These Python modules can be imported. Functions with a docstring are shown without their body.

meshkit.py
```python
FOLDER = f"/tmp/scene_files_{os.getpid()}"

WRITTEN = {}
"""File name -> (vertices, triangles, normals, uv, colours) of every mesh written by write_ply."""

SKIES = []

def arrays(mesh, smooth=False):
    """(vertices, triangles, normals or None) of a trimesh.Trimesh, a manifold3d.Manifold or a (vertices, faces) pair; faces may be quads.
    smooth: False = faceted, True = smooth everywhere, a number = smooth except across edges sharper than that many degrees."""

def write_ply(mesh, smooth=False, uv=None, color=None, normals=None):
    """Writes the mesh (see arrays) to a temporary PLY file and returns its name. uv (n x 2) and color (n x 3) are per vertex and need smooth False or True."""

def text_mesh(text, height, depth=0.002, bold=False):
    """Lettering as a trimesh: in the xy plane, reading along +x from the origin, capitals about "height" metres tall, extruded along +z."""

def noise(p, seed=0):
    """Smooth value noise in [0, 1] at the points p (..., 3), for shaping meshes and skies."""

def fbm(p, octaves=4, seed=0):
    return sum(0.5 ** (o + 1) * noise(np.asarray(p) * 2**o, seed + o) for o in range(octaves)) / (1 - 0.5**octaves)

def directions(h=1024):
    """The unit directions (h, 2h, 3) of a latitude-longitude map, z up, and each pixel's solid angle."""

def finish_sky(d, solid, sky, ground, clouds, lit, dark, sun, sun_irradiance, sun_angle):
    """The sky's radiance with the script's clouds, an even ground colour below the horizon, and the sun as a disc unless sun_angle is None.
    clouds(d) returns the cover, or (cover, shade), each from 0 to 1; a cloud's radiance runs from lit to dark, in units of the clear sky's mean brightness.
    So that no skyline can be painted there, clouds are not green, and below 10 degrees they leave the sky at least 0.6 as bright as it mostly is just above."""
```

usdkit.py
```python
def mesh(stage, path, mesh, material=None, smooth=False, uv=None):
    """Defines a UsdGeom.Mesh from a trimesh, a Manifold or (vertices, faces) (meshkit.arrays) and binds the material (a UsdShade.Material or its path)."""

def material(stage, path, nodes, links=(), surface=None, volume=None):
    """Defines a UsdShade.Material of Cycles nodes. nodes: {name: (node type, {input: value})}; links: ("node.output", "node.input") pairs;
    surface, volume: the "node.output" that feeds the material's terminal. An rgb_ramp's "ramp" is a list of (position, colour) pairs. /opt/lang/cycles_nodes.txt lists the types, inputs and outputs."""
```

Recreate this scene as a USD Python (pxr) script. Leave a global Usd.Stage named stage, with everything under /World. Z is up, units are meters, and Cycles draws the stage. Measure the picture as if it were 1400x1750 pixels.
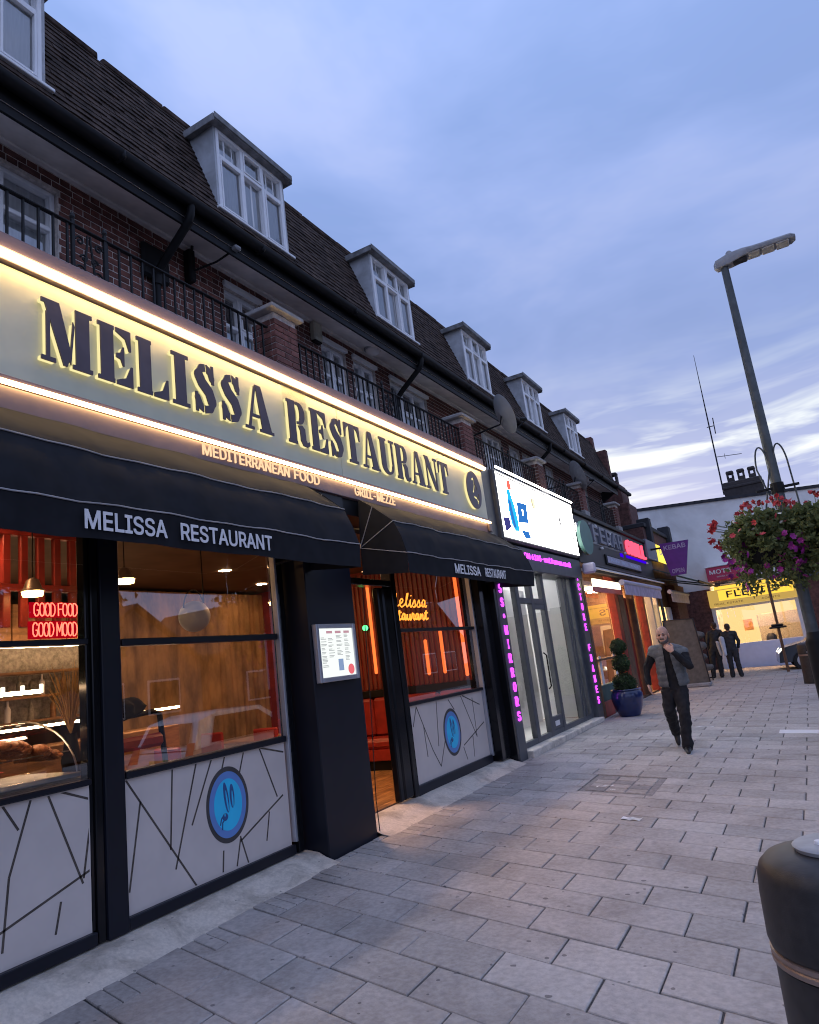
import math, random, numpy as np, trimesh, usdkit, meshkit, manifold3d
from shapely.geometry import Polygon, LineString, Point, box as sbox
from shapely.ops import unary_union
from shapely import affinity
from pxr import Usd, UsdGeom, UsdLux, UsdShade, Gf, Sdf, Vt

stage = Usd.Stage.CreateInMemory()
UsdGeom.SetStageUpAxis(stage, UsdGeom.Tokens.z)
UsdGeom.SetStageMetersPerUnit(stage, 1.0)
UsdGeom.Xform.Define(stage, '/World')
rng = random.Random(11)
nrg = np.random.default_rng(11)

# ------------------------------------------------------------------ camera, sky, sun
CAM = np.array([4.27, 0.0, 1.55])
ROT = np.array([[0.86071551, 0.49422608, -0.122104], [-0.21096131, 0.12797592, -0.96908074], [-0.4633186, 0.85986205, 0.21441344]])
_u, _s, _v = np.linalg.svd(ROT)
ROT = _u @ _v
cam = UsdGeom.Camera.Define(stage, '/World/camera')
r_, u_, b_ = ROT[0], -ROT[1], -ROT[2]
cam.AddTransformOp().Set(Gf.Matrix4d(*[float(x) for x in (*r_, 0, *u_, 0, *b_, 0, *CAM, 1)]))
cam.CreateHorizontalApertureAttr(36.0)
cam.CreateVerticalApertureAttr(45.0)
cam.CreateFocalLengthAttr(36.0 * 1195.75 / 1400)
cam.CreateExposureAttr(0.72)
cam.CreateClippingRangeAttr(Gf.Vec2f(0.05, 3000))

SUN_EL, SUN_AZ = math.radians(7.0), math.radians(-9.0)
SKY_STRENGTH = 0.09
sun = UsdLux.DistantLight.Define(stage, '/World/sun')
sun.CreateIntensityAttr(0.12)
sun.CreateAngleAttr(24.0)
sun.CreateNormalizeAttr(True)
sun.CreateColorAttr(Gf.Vec3f(1.0, 0.9, 0.8))
sd = np.array([math.sin(SUN_AZ) * math.cos(SUN_EL), math.cos(SUN_AZ) * math.cos(SUN_EL), math.sin(SUN_EL)])
zx = np.cross([0, 0, 1], sd); zx /= np.linalg.norm(zx); zy = np.cross(sd, zx)
sun.AddTransformOp().Set(Gf.Matrix4d(*[float(x) for x in (*zx, 0, *zy, 0, *sd, 0, 0, 0, 60, 1)]))

dome = UsdLux.DomeLight.Define(stage, '/World/sky')
dome.CreateIntensityAttr(1.0)
dome.GetPrim().SetCustomDataByKey('kind', 'structure')
dome.GetPrim().SetCustomDataByKey('label', 'cloudy blue and lavender dusk sky')
dome.GetPrim().SetCustomDataByKey('category', 'sky')
skymat = usdkit.material(stage, '/World/Looks/dusk_sky', {
    'tc': ('texture_coordinate', {}),
    'sky': ('sky_texture', {'sky_type': 'single_scattering', 'sun_disc': False, 'sun_elevation': SUN_EL, 'sun_rotation': SUN_AZ % (2 * math.pi), 'air_density': 1.0, 'aerosol_density': 1.0, 'ozone_density': 2.0}),
    'xyz': ('separate_xyz', {}),
    'zr': ('rgb_ramp', {'ramp': [(0.0, (2.5, 3.1, 5.3)), (0.13, (2.4, 3.0, 5.4)), (0.26, (2.0, 2.7, 5.0)), (0.40, (2.1, 2.85, 5.3)), (0.60, (2.55, 3.45, 6.3)), (0.75, (3.0, 4.1, 7.4)), (1.0, (3.8, 4.9, 8.0))]}),
    'm1': ('mapping', {'scale': (1.5, 1.5, 3.6), 'location': (3.1, 1.7, 0.4)}),
    'n1': ('noise_texture', {'scale': 1.25, 'detail': 6.0, 'roughness': 0.52, 'distortion': 0.3}),
    'r1': ('rgb_ramp', {'ramp': [(0.0, (0.70, 0.76, 0.82)), (0.36, (0.78, 0.83, 0.88)), (0.48, (0.98, 0.97, 0.985)), (0.58, (1.24, 1.12, 1.04)), (0.72, (1.36, 1.20, 1.07)), (1.0, (1.42, 1.24, 1.09))]}),
    'mul': ('mix', {'mix_type': 'multiply', 'fac': 1.0}),
    'm2': ('mapping', {'scale': (1.6, 1.6, 10.5), 'location': (0.35, 0.2, 0.0)}),
    'n2': ('noise_texture', {'scale': 2.3, 'detail': 5.0, 'roughness': 0.55, 'distortion': 0.4}),
    'r2': ('rgb_ramp', {'ramp': [(0.0, (0, 0, 0)), (0.47, (0, 0, 0)), (0.64, (1, 1, 1)), (1.0, (1, 1, 1))]}),
    'zb': ('rgb_ramp', {'ramp': [(0.0, (0, 0, 0)), (0.12, (0, 0, 0)), (0.185, (0.55, 0.55, 0.55)), (0.235, (1, 1, 1)), (0.275, (0.35, 0.35, 0.35)), (0.33, (0.08, 0.08, 0.08)), (0.40, (0, 0, 0)), (1.0, (0, 0, 0))]}),
    'bm': ('mix', {'mix_type': 'multiply', 'fac': 1.0}),
    'streak': ('mix', {'mix_type': 'mix', 'color2': (9.0, 9.4, 8.2)}),
    'blend': ('mix', {'mix_type': 'mix', 'fac': 0.93}),
    'bg': ('background_shader', {'strength': SKY_STRENGTH}),
}, [('tc.generated', 'xyz.vector'), ('xyz.z', 'zr.fac'), ('tc.generated', 'm1.vector'), ('m1.vector', 'n1.vector'), ('n1.fac', 'r1.fac'),
    ('zr.color', 'mul.color1'), ('r1.color', 'mul.color2'), ('tc.generated', 'm2.vector'), ('m2.vector', 'n2.vector'), ('n2.fac', 'r2.fac'), ('xyz.z', 'zb.fac'),
    ('r2.color', 'bm.color1'), ('zb.color', 'bm.color2'), ('bm.color', 'streak.fac'), ('mul.color', 'streak.color1'),
    ('sky.color', 'blend.color1'), ('streak.color', 'blend.color2'), ('blend.color', 'bg.color')], surface='bg.background')
UsdShade.MaterialBindingAPI.Apply(dome.GetPrim()).Bind(skymat)

# ------------------------------------------------------------------ materials
LOOKS = {}
def look(name, color, rough=0.6, metallic=0.0, vary=0.25, scale=6.0, bump=0.0, bscale=40.0, rnd=0.0, spec=0.5, coat=0.0, spots=None, detail=4.0, stretch=None, dark=None, stain=None):
    """Principled surface with noise-broken colour, fine bump and, with rnd, a tone that differs from object to object."""
    c = np.array(color, float)
    d = np.array(dark, float) if dark is not None else c * (1 - vary)
    nodes = {'g': ('geometry', {}), 'mp': ('mapping', {'scale': stretch or (1, 1, 1)}),
             'n': ('noise_texture', {'scale': scale, 'detail': detail, 'roughness': 0.6}),
             'r': ('rgb_ramp', {'ramp': [(0.0, tuple(d)), (0.35, tuple(d)), (0.65, tuple(np.minimum(c * (1 + vary * 0.6), 0.95))), (1.0, tuple(np.minimum(c * (1 + vary * 0.6), 0.95)))]}),
             'p': ('principled_bsdf', {'roughness': rough, 'metallic': metallic, 'specular_ior_level': spec, 'coat_weight': coat, 'coat_roughness': 0.08})}
    links = [('g.position', 'mp.vector'), ('mp.vector', 'n.vector'), ('n.fac', 'r.fac')]
    out = 'r.color'
    if rnd:
        nodes['oi'] = ('object_info', {})
        nodes['rr'] = ('rgb_ramp', {'ramp': [(0.0, (1 - rnd,) * 3), (0.5, (1.0, 1.0 - rnd * 0.12, 1.0 - rnd * 0.15)), (1.0, (1 + rnd * 0.5,) * 3)]})
        nodes['rm'] = ('mix', {'mix_type': 'multiply', 'fac': 1.0})
        links += [('oi.random', 'rr.fac'), (out, 'rm.color1'), ('rr.color', 'rm.color2')]
        out = 'rm.color'
    if spots:
        nodes['sv'] = ('voronoi_texture', {'scale': spots[0], 'randomness': 1.0})
        nodes['sn'] = ('noise_texture', {'scale': spots[0] * 2.5, 'detail': 2.0})
        nodes['sa'] = ('math', {'math_type': 'multiply_add', 'value2': spots[1] * 1.6, 'value3': -spots[1] * 0.35})
        nodes['sl'] = ('math', {'math_type': 'less_than'})
        nodes['sm'] = ('mix', {'mix_type': 'mix', 'color2': spots[2]})
        nodes['sc'] = ('math', {'math_type': 'multiply', 'value2': 0.75})
        links += [('g.position', 'sv.vector'), ('g.position', 'sn.vector'), ('sn.fac', 'sa.value1'), ('sv.distance', 'sl.value1'), ('sa.value', 'sl.value2'), ('sl.value', 'sc.value1'), ('sc.value', 'sm.fac'), (out, 'sm.color1')]
        out = 'sm.color'
    if stain:
        nodes['tn'] = ('noise_texture', {'scale': stain[0], 'detail': 7.0, 'roughness': 0.68, 'distortion': 0.6})
        nodes['tr'] = ('rgb_ramp', {'ramp': [(0.0, (stain[1],) * 3), (0.38, (stain[1] * 1.04, stain[1] * 1.02, stain[1])), (0.55, (1, 1, 1)), (1.0, (1.12, 1.12, 1.11))]})
        nodes['tm'] = ('mix', {'mix_type': 'multiply', 'fac': 1.0})
        links += [('g.position', 'tn.vector'), ('tn.fac', 'tr.fac'), (out, 'tm.color1'), ('tr.color', 'tm.color2')]
        out = 'tm.color'
    links.append((out, 'p.base_color'))
    if bump:
        nodes['bn'] = ('noise_texture', {'scale': bscale, 'detail': 6.0, 'roughness': 0.65})
        nodes['b'] = ('bump', {'strength': 0.6, 'distance': bump})
        links += [('g.position', 'bn.vector'), ('bn.fac', 'b.height'), ('b.normal', 'p.normal')]
    LOOKS[name] = usdkit.material(stage, '/World/Looks/' + name, nodes, links, surface='p.BSDF')
    return name

def glow(name, color, strength):
    LOOKS[name] = usdkit.material(stage, '/World/Looks/' + name, {'e': ('emission', {'color': color, 'strength': strength})}, [], surface='e.emission')

def pane_look(name, tint, ior=1.75, rough=0.0):
    LOOKS[name] = usdkit.material(stage, '/World/Looks/' + name, {
        'f': ('fresnel', {'IOR': ior}), 't': ('transparent_bsdf', {'color': tint}), 'g': ('glossy_bsdf', {'color': (1, 1, 1), 'roughness': rough}), 'm': ('mix_closure', {})},
        [('f.fac', 'm.fac'), ('t.BSDF', 'm.closure1'), ('g.BSDF', 'm.closure2')], surface='m.closure')

def leaf_look(name, color, trans=0.3):
    LOOKS[name] = usdkit.material(stage, '/World/Looks/' + name, {
        'g': ('geometry', {}), 'n': ('noise_texture', {'scale': 7.0, 'detail': 3.0}),
        'r': ('rgb_ramp', {'ramp': [(0.0, tuple(np.array(color) * 0.35)), (0.4, tuple(np.array(color) * 0.75)), (0.6, tuple(np.array(color) * 1.3)), (1.0, tuple(np.array(color) * 1.8))]}),
        'd': ('principled_bsdf', {'roughness': 0.55, 'specular_ior_level': 0.3}), 't': ('translucent_bsdf', {}), 'm': ('mix_closure', {'fac': trans})},
        [('g.position', 'n.vector'), ('n.fac', 'r.fac'), ('r.color', 'd.base_color'), ('r.color', 't.color'), ('d.BSDF', 'm.closure1'), ('t.BSDF', 'm.closure2')], surface='m.closure')

look('paving_stone', (0.47, 0.435, 0.405), 0.8, vary=0.17, scale=26, bump=0.006, bscale=110, rnd=0.17, spots=(6.5, 0.19, (0.12, 0.11, 0.11)), detail=8, stain=(1.1, 0.74))
look('paving_joint', (0.075, 0.07, 0.068), 0.95, vary=0.4, scale=30)
look('concrete', (0.70, 0.63, 0.54), 0.85, vary=0.12, scale=40, bump=0.008, bscale=60, detail=8, spots=(9.0, 0.15, (0.2, 0.19, 0.18)), stain=(2.6, 0.62))
look('asphalt', (0.05, 0.05, 0.052), 0.9, vary=0.3, scale=12, bump=0.006, bscale=120)
look('kerb_stone', (0.30, 0.29, 0.28), 0.85, vary=0.2, scale=8, bump=0.004)
look('brick', (0.20, 0.078, 0.06), 0.85, vary=0.35, scale=14, bump=0.004, bscale=60, rnd=0.42)
look('brick_dark', (0.13, 0.055, 0.045), 0.85, vary=0.45, scale=9, bump=0.004, bscale=60)
look('mortar', (0.62, 0.55, 0.50), 0.92, vary=0.3, scale=18, bump=0.003)
look('roof_tile', (0.082, 0.056, 0.045), 0.9, spec=0.2, vary=0.55, scale=7, bump=0.004, bscale=50, spots=(7.0, 0.2, (0.05, 0.055, 0.03)), stain=(1.6, 0.62))
look('lead', (0.20, 0.20, 0.205), 0.6, vary=0.4, scale=7, bump=0.003, bscale=20, stain=(4.0, 0.6))
look('soffit_paint', (0.84, 0.79, 0.75), 0.8, vary=0.16, scale=3, bump=0.002, bscale=30)
look('black_paint', (0.007, 0.007, 0.008), 0.5, spec=0.25, vary=0.3, scale=8)
look('iron', (0.008, 0.0075, 0.008), 0.55, spec=0.3, vary=0.3, scale=25)
look('upvc', (0.86, 0.86, 0.87), 0.35, vary=0.05, scale=4)
look('dormer_paint', (0.50, 0.52, 0.55), 0.6, vary=0.14, scale=3, stain=(3.0, 0.75))
look('stone_cap', (0.34, 0.32, 0.31), 0.85, vary=0.25, scale=7, bump=0.004)
look('curtain', (0.86, 0.87, 0.88), 0.9, vary=0.12, scale=5, stretch=(1, 6, 0.4))
look('dark_room', (0.03, 0.03, 0.035), 0.9)
look('navy_metal', (0.008, 0.009, 0.015), 0.36, spec=0.3, vary=0.15, scale=3)
look('gloss_black', (0.004, 0.004, 0.005), 0.14, spec=0.35, vary=0.1)
look('sign_board', (0.66, 0.65, 0.48), 0.45, vary=0.05, scale=3)
look('mauve_trim', (0.22, 0.155, 0.165), 0.5, vary=0.1, scale=4)
look('letter_face', (0.085, 0.060, 0.075), 0.4, vary=0.15)
look('letter_white', (0.78, 0.76, 0.76), 0.5, vary=0.05)
look('awning_cloth', (0.014, 0.0145, 0.018), 0.85, spec=0.2, vary=0.25, scale=5, bump=0.0025, bscale=9)
look('piping', (0.34, 0.33, 0.34), 0.6)
look('frosted_film', (0.64, 0.565, 0.52), 0.55, vary=0.05, scale=3)
look('film_line', (0.085, 0.07, 0.06), 0.25)
look('badge_ring', (0.13, 0.27, 0.62), 0.4, vary=0.05)
look('badge_face', (0.03, 0.60, 0.95), 0.4, vary=0.05)
look('badge_mark', (0.03, 0.10, 0.30), 0.4)
look('badge_edge', (0.06, 0.055, 0.055), 0.4)
look('steel', (0.55, 0.55, 0.56), 0.3, metallic=1.0, vary=0.1)
look('silver_frame', (0.45, 0.46, 0.50), 0.35, metallic=0.6, vary=0.08)
look('wood_warm', (0.34, 0.17, 0.07), 0.5, vary=0.35, scale=3, stretch=(1, 1, 6))
look('wood_floor', (0.46, 0.25, 0.11), 0.35, vary=0.45, scale=4, rnd=0.3, stretch=(6, 1, 1))
look('wood_slat', (0.20, 0.045, 0.03), 0.45, vary=0.3, scale=5, stretch=(6, 6, 0.6))
look('amber_drape', (0.36, 0.225, 0.11), 0.85, vary=0.5, scale=2.2, detail=8, stretch=(1, 1.6, 0.7))
look('red_leather', (0.34, 0.028, 0.020), 0.4, vary=0.2, scale=6, bump=0.003, bscale=25)
look('dark_wall', (0.10, 0.055, 0.035), 0.7, vary=0.3, scale=2)
look('black_cloth', (0.006, 0.006, 0.008), 0.85, vary=0.3, scale=20, bump=0.004, bscale=22)
look('denim_black', (0.007, 0.007, 0.010), 0.8, vary=0.4, scale=14, bump=0.006, bscale=16)
look('suit_dark', (0.024, 0.025, 0.030), 0.75, vary=0.35, scale=9, bump=0.006, bscale=14)
look('vest_grey', (0.125, 0.135, 0.14), 0.6, vary=0.3, scale=14, bump=0.008, bscale=14)
look('skin', (0.60, 0.33, 0.23), 0.5, vary=0.12, scale=20)
look('beard', (0.10, 0.085, 0.08), 0.9, vary=0.4, scale=90)
look('hair_brown', (0.045, 0.02, 0.014), 0.7, vary=0.3, scale=60)
look('shirt_white', (0.62, 0.64, 0.70), 0.8, vary=0.1, scale=10)
look('shoe_leather', (0.012, 0.011, 0.011), 0.35)
look('sole_white', (0.6, 0.6, 0.6), 0.6)
look('bin_plastic', (0.020, 0.018, 0.019), 0.52, vary=0.4, scale=22, bump=0.0016, bscale=200, stain=(5.0, 0.7), spots=(14.0, 0.08, (0.10, 0.095, 0.09)))
look('bin_band', (0.26, 0.19, 0.16), 0.4, metallic=0.5, vary=0.2)
look('galvanised', (0.10, 0.11, 0.112), 0.5, metallic=0.5, vary=0.25, scale=6)
look('lamp_grey', (0.30, 0.30, 0.31), 0.5, vary=0.2, scale=12)
look('lens_clear', (0.50, 0.47, 0.42), 0.25, vary=0.2, scale=12)
look('glaze_blue', (0.008, 0.017, 0.075), 0.16, vary=0.3, scale=5, coat=0.6)
look('soil', (0.03, 0.02, 0.015), 0.95)
look('bark', (0.06, 0.045, 0.03), 0.9, vary=0.4, scale=15, bump=0.01)
look('render_white', (0.82, 0.80, 0.77), 0.85, vary=0.08, scale=1.2, bump=0.003, detail=6, stain=(0.45, 0.82))
look('dark_slate', (0.025, 0.025, 0.03), 0.7, vary=0.3)
look('chimney_pot', (0.05, 0.04, 0.038), 0.85, vary=0.3)
look('panel_blue', (0.60, 0.67, 0.86), 0.5, vary=0.04)
look('sign_red', (0.52, 0.035, 0.10), 0.4, vary=0.08)
look('sign_purple', (0.13, 0.03, 0.23), 0.4, vary=0.12)
look('sign_lilac', (0.42, 0.36, 0.50), 0.5)
look('sign_grey', (0.20, 0.20, 0.24), 0.4, vary=0.15)
look('sign_black', (0.028, 0.025, 0.026), 0.45, vary=0.2)
look('disc_green', (0.085, 0.20, 0.165), 0.45, vary=0.1)
look('cassette_lilac', (0.42, 0.40, 0.50), 0.45, vary=0.1)
look('red_wood', (0.26, 0.026, 0.018), 0.45, vary=0.3, scale=6)
look('brown_wood', (0.15, 0.075, 0.04), 0.6, vary=0.3, scale=5)
look('green_cloth', (0.055, 0.11, 0.105), 0.8, vary=0.2)
look('grey_frame', (0.075, 0.08, 0.09), 0.45, vary=0.15)
look('white_wall', (0.74, 0.74, 0.74), 0.8, vary=0.03)
look('board_grey', (0.12, 0.115, 0.105), 0.7, vary=0.25, scale=8)
look('dish_grey', (0.40, 0.42, 0.44), 0.5, vary=0.1)
look('alarm_cream', (0.55, 0.53, 0.42), 0.5)
look('car_silver', (0.78, 0.79, 0.80), 0.28, metallic=0.1, vary=0.04, coat=0.6)
look('car_dark', (0.06, 0.065, 0.075), 0.25, metallic=0.4, vary=0.04, coat=0.6)
look('car_glass', (0.01, 0.011, 0.013), 0.06)
look('tyre', (0.012, 0.012, 0.012), 0.8)
look('tail_red', (0.45, 0.02, 0.02), 0.2)
look('plate', (0.7, 0.65, 0.2), 0.4)
look('house_brick', (0.09, 0.05, 0.04), 0.85, vary=0.3, scale=8)
look('house_render', (0.13, 0.12, 0.115), 0.85, vary=0.15, scale=3)
look('grass_dry', (0.42, 0.25, 0.09), 0.8, vary=0.3)
look('meat', (0.50, 0.19, 0.08), 0.4, vary=0.45, scale=40)
look('cover_iron', (0.24, 0.225, 0.22), 0.65, vary=0.3, scale=20)
look('paper', (0.75, 0.74, 0.72), 0.8)
look('garment', (0.30, 0.28, 0.24), 0.8, vary=0.4, scale=20)
leaf_look('leaf_green', (0.165, 0.19, 0.07), 0.4)
leaf_look('leaf_box', (0.05, 0.085, 0.035))
leaf_look('leaf_tree', (0.05, 0.07, 0.025))
look('petal_red', (0.55, 0.05, 0.055), 0.6, vary=0.2, scale=30)
look('petal_pink', (0.62, 0.16, 0.14), 0.6, vary=0.2, scale=30)
look('petal_magenta', (0.30, 0.012, 0.20), 0.6, vary=0.3, scale=30)
look('petal_white', (0.72, 0.70, 0.62), 0.6, vary=0.1, scale=30)
pane_look('window_glass', (0.96, 0.96, 0.96), ior=2.5)
pane_look('upstairs_glass', (0.92, 0.94, 0.96), ior=2.7)
glow('led_warm', (1.0, 0.66, 0.28), 15.0)
glow('led_halo', (1.0, 0.88, 0.42), 0.60)
glow('led_lower', (1.0, 0.66, 0.28), 10.0)
glow('letter_lit', (1.0, 0.62, 0.36), 0.75)
glow('lightbox_white', (1.0, 0.985, 0.94), 3.6)
glow('art_blue', (0.03, 0.16, 0.50), 0.75)
glow('art_sky', (0.02, 0.40, 0.85), 0.9)
glow('art_navy', (0.05, 0.05, 0.22), 0.7)
glow('art_red', (0.85, 0.16, 0.12), 0.75)
glow('art_yellow', (0.95, 0.85, 0.45), 1.1)
glow('art_ink', (0.32, 0.32, 0.34), 0.6)
glow('neon_purple', (0.62, 0.05, 0.95), 2.2)
glow('neon_red', (1.0, 0.10, 0.06), 3.2)
glow('neon_back', (0.55, 0.0, 0.01), 0.55)
glow('neon_amber', (1.0, 0.30, 0.035), 1.7)
glow('led_orange', (1.0, 0.16, 0.03), 2.3)
glow('sign_letter_red', (0.95, 0.07, 0.13), 1.3)
glow('led_blue', (0.03, 0.0, 0.55), 0.9)
glow('sign_yellow', (0.95, 0.72, 0.10), 0.95)
glow('fleet_yellow', (1.0, 0.60, 0.07), 0.80)
glow('fleet_sign', (0.62, 0.40, 0.10), 0.55)
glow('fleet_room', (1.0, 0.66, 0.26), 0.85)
glow('pendant_lit', (1.0, 0.66, 0.22), 7.0)
glow('ceiling_lit', (1.0, 0.56, 0.25), 70.0)
glow('menu_white', (0.95, 1.0, 0.97), 0.62)
glow('menu_red', (0.85, 0.16, 0.19), 0.6)
glow('menu_blue', (0.30, 0.42, 0.68), 0.5)
glow('menu_grey', (0.55, 0.58, 0.62), 0.36)
glow('menu_pink', (0.72, 0.40, 0.48), 0.45)
glow('bar_light', (1.0, 0.62, 0.34), 14.0)
glow('tube_white', (1.0, 0.98, 0.95), 24.0)
glow('door_spot', (1.0, 0.52, 0.24), 330.0)
glow('strip_soft', (1.0, 0.17, 0.035), 1.05)
glow('shop_warm', (1.0, 0.60, 0.22), 1.3)
glow('exit_green', (0.10, 0.95, 0.25), 1.6)
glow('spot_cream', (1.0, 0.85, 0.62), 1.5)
glow('headlamp', (1.0, 0.95, 0.75), 2.5)

# ------------------------------------------------------------------ mesh helpers
def _boxtopo():
    V, idx = [], {}
    for sx in (-1, 1):
        for sy in (-1, 1):
            for sz in (-1, 1):
                for ax in range(3):
                    idx[(sx, sy, sz, ax)] = len(V); V.append((sx, sy, sz, ax))
    F = []
    for ax in range(3):
        o = [a for a in range(3) if a != ax]
        for s in (-1, 1):
            q = []
            for a, b in ((-1, -1), (1, -1), (1, 1), (-1, 1)):
                k = [0, 0, 0]; k[ax] = s; k[o[0]] = a; k[o[1]] = b; q.append(idx[(*k, ax)])
            F.append(q)
        for a in (-1, 1):
            for b in (-1, 1):
                q = []
                for t, axx in ((-1, o[0]), (1, o[0]), (1, o[1]), (-1, o[1])):
                    k = [0, 0, 0]; k[ax] = t; k[o[0]] = a; k[o[1]] = b; q.append(idx[(*k, axx)])
                F.append(q)
    for sx in (-1, 1):
        for sy in (-1, 1):
            for sz in (-1, 1):
                F.append([idx[(sx, sy, sz, a)] for a in range(3)])
    pts = np.array([[s * (1.0 if a == ax else 0.8) for a, s in enumerate(v[:3])] for v in V for ax in [v[3]]])
    T = []
    for q in F:
        for t in ([q[:3]] if len(q) == 3 else [q[:3], [q[0], q[2], q[3]]]):
            n = np.cross(pts[t[1]] - pts[t[0]], pts[t[2]] - pts[t[0]])
            T.append(t if n @ pts[t].mean(0) > 0 else t[::-1])
    S = np.array([v[:3] for v in V], float); A = np.array([v[3] for v in V])
    return S, A, np.array(T)
_BS, _BA, _BT = _boxtopo()

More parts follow.
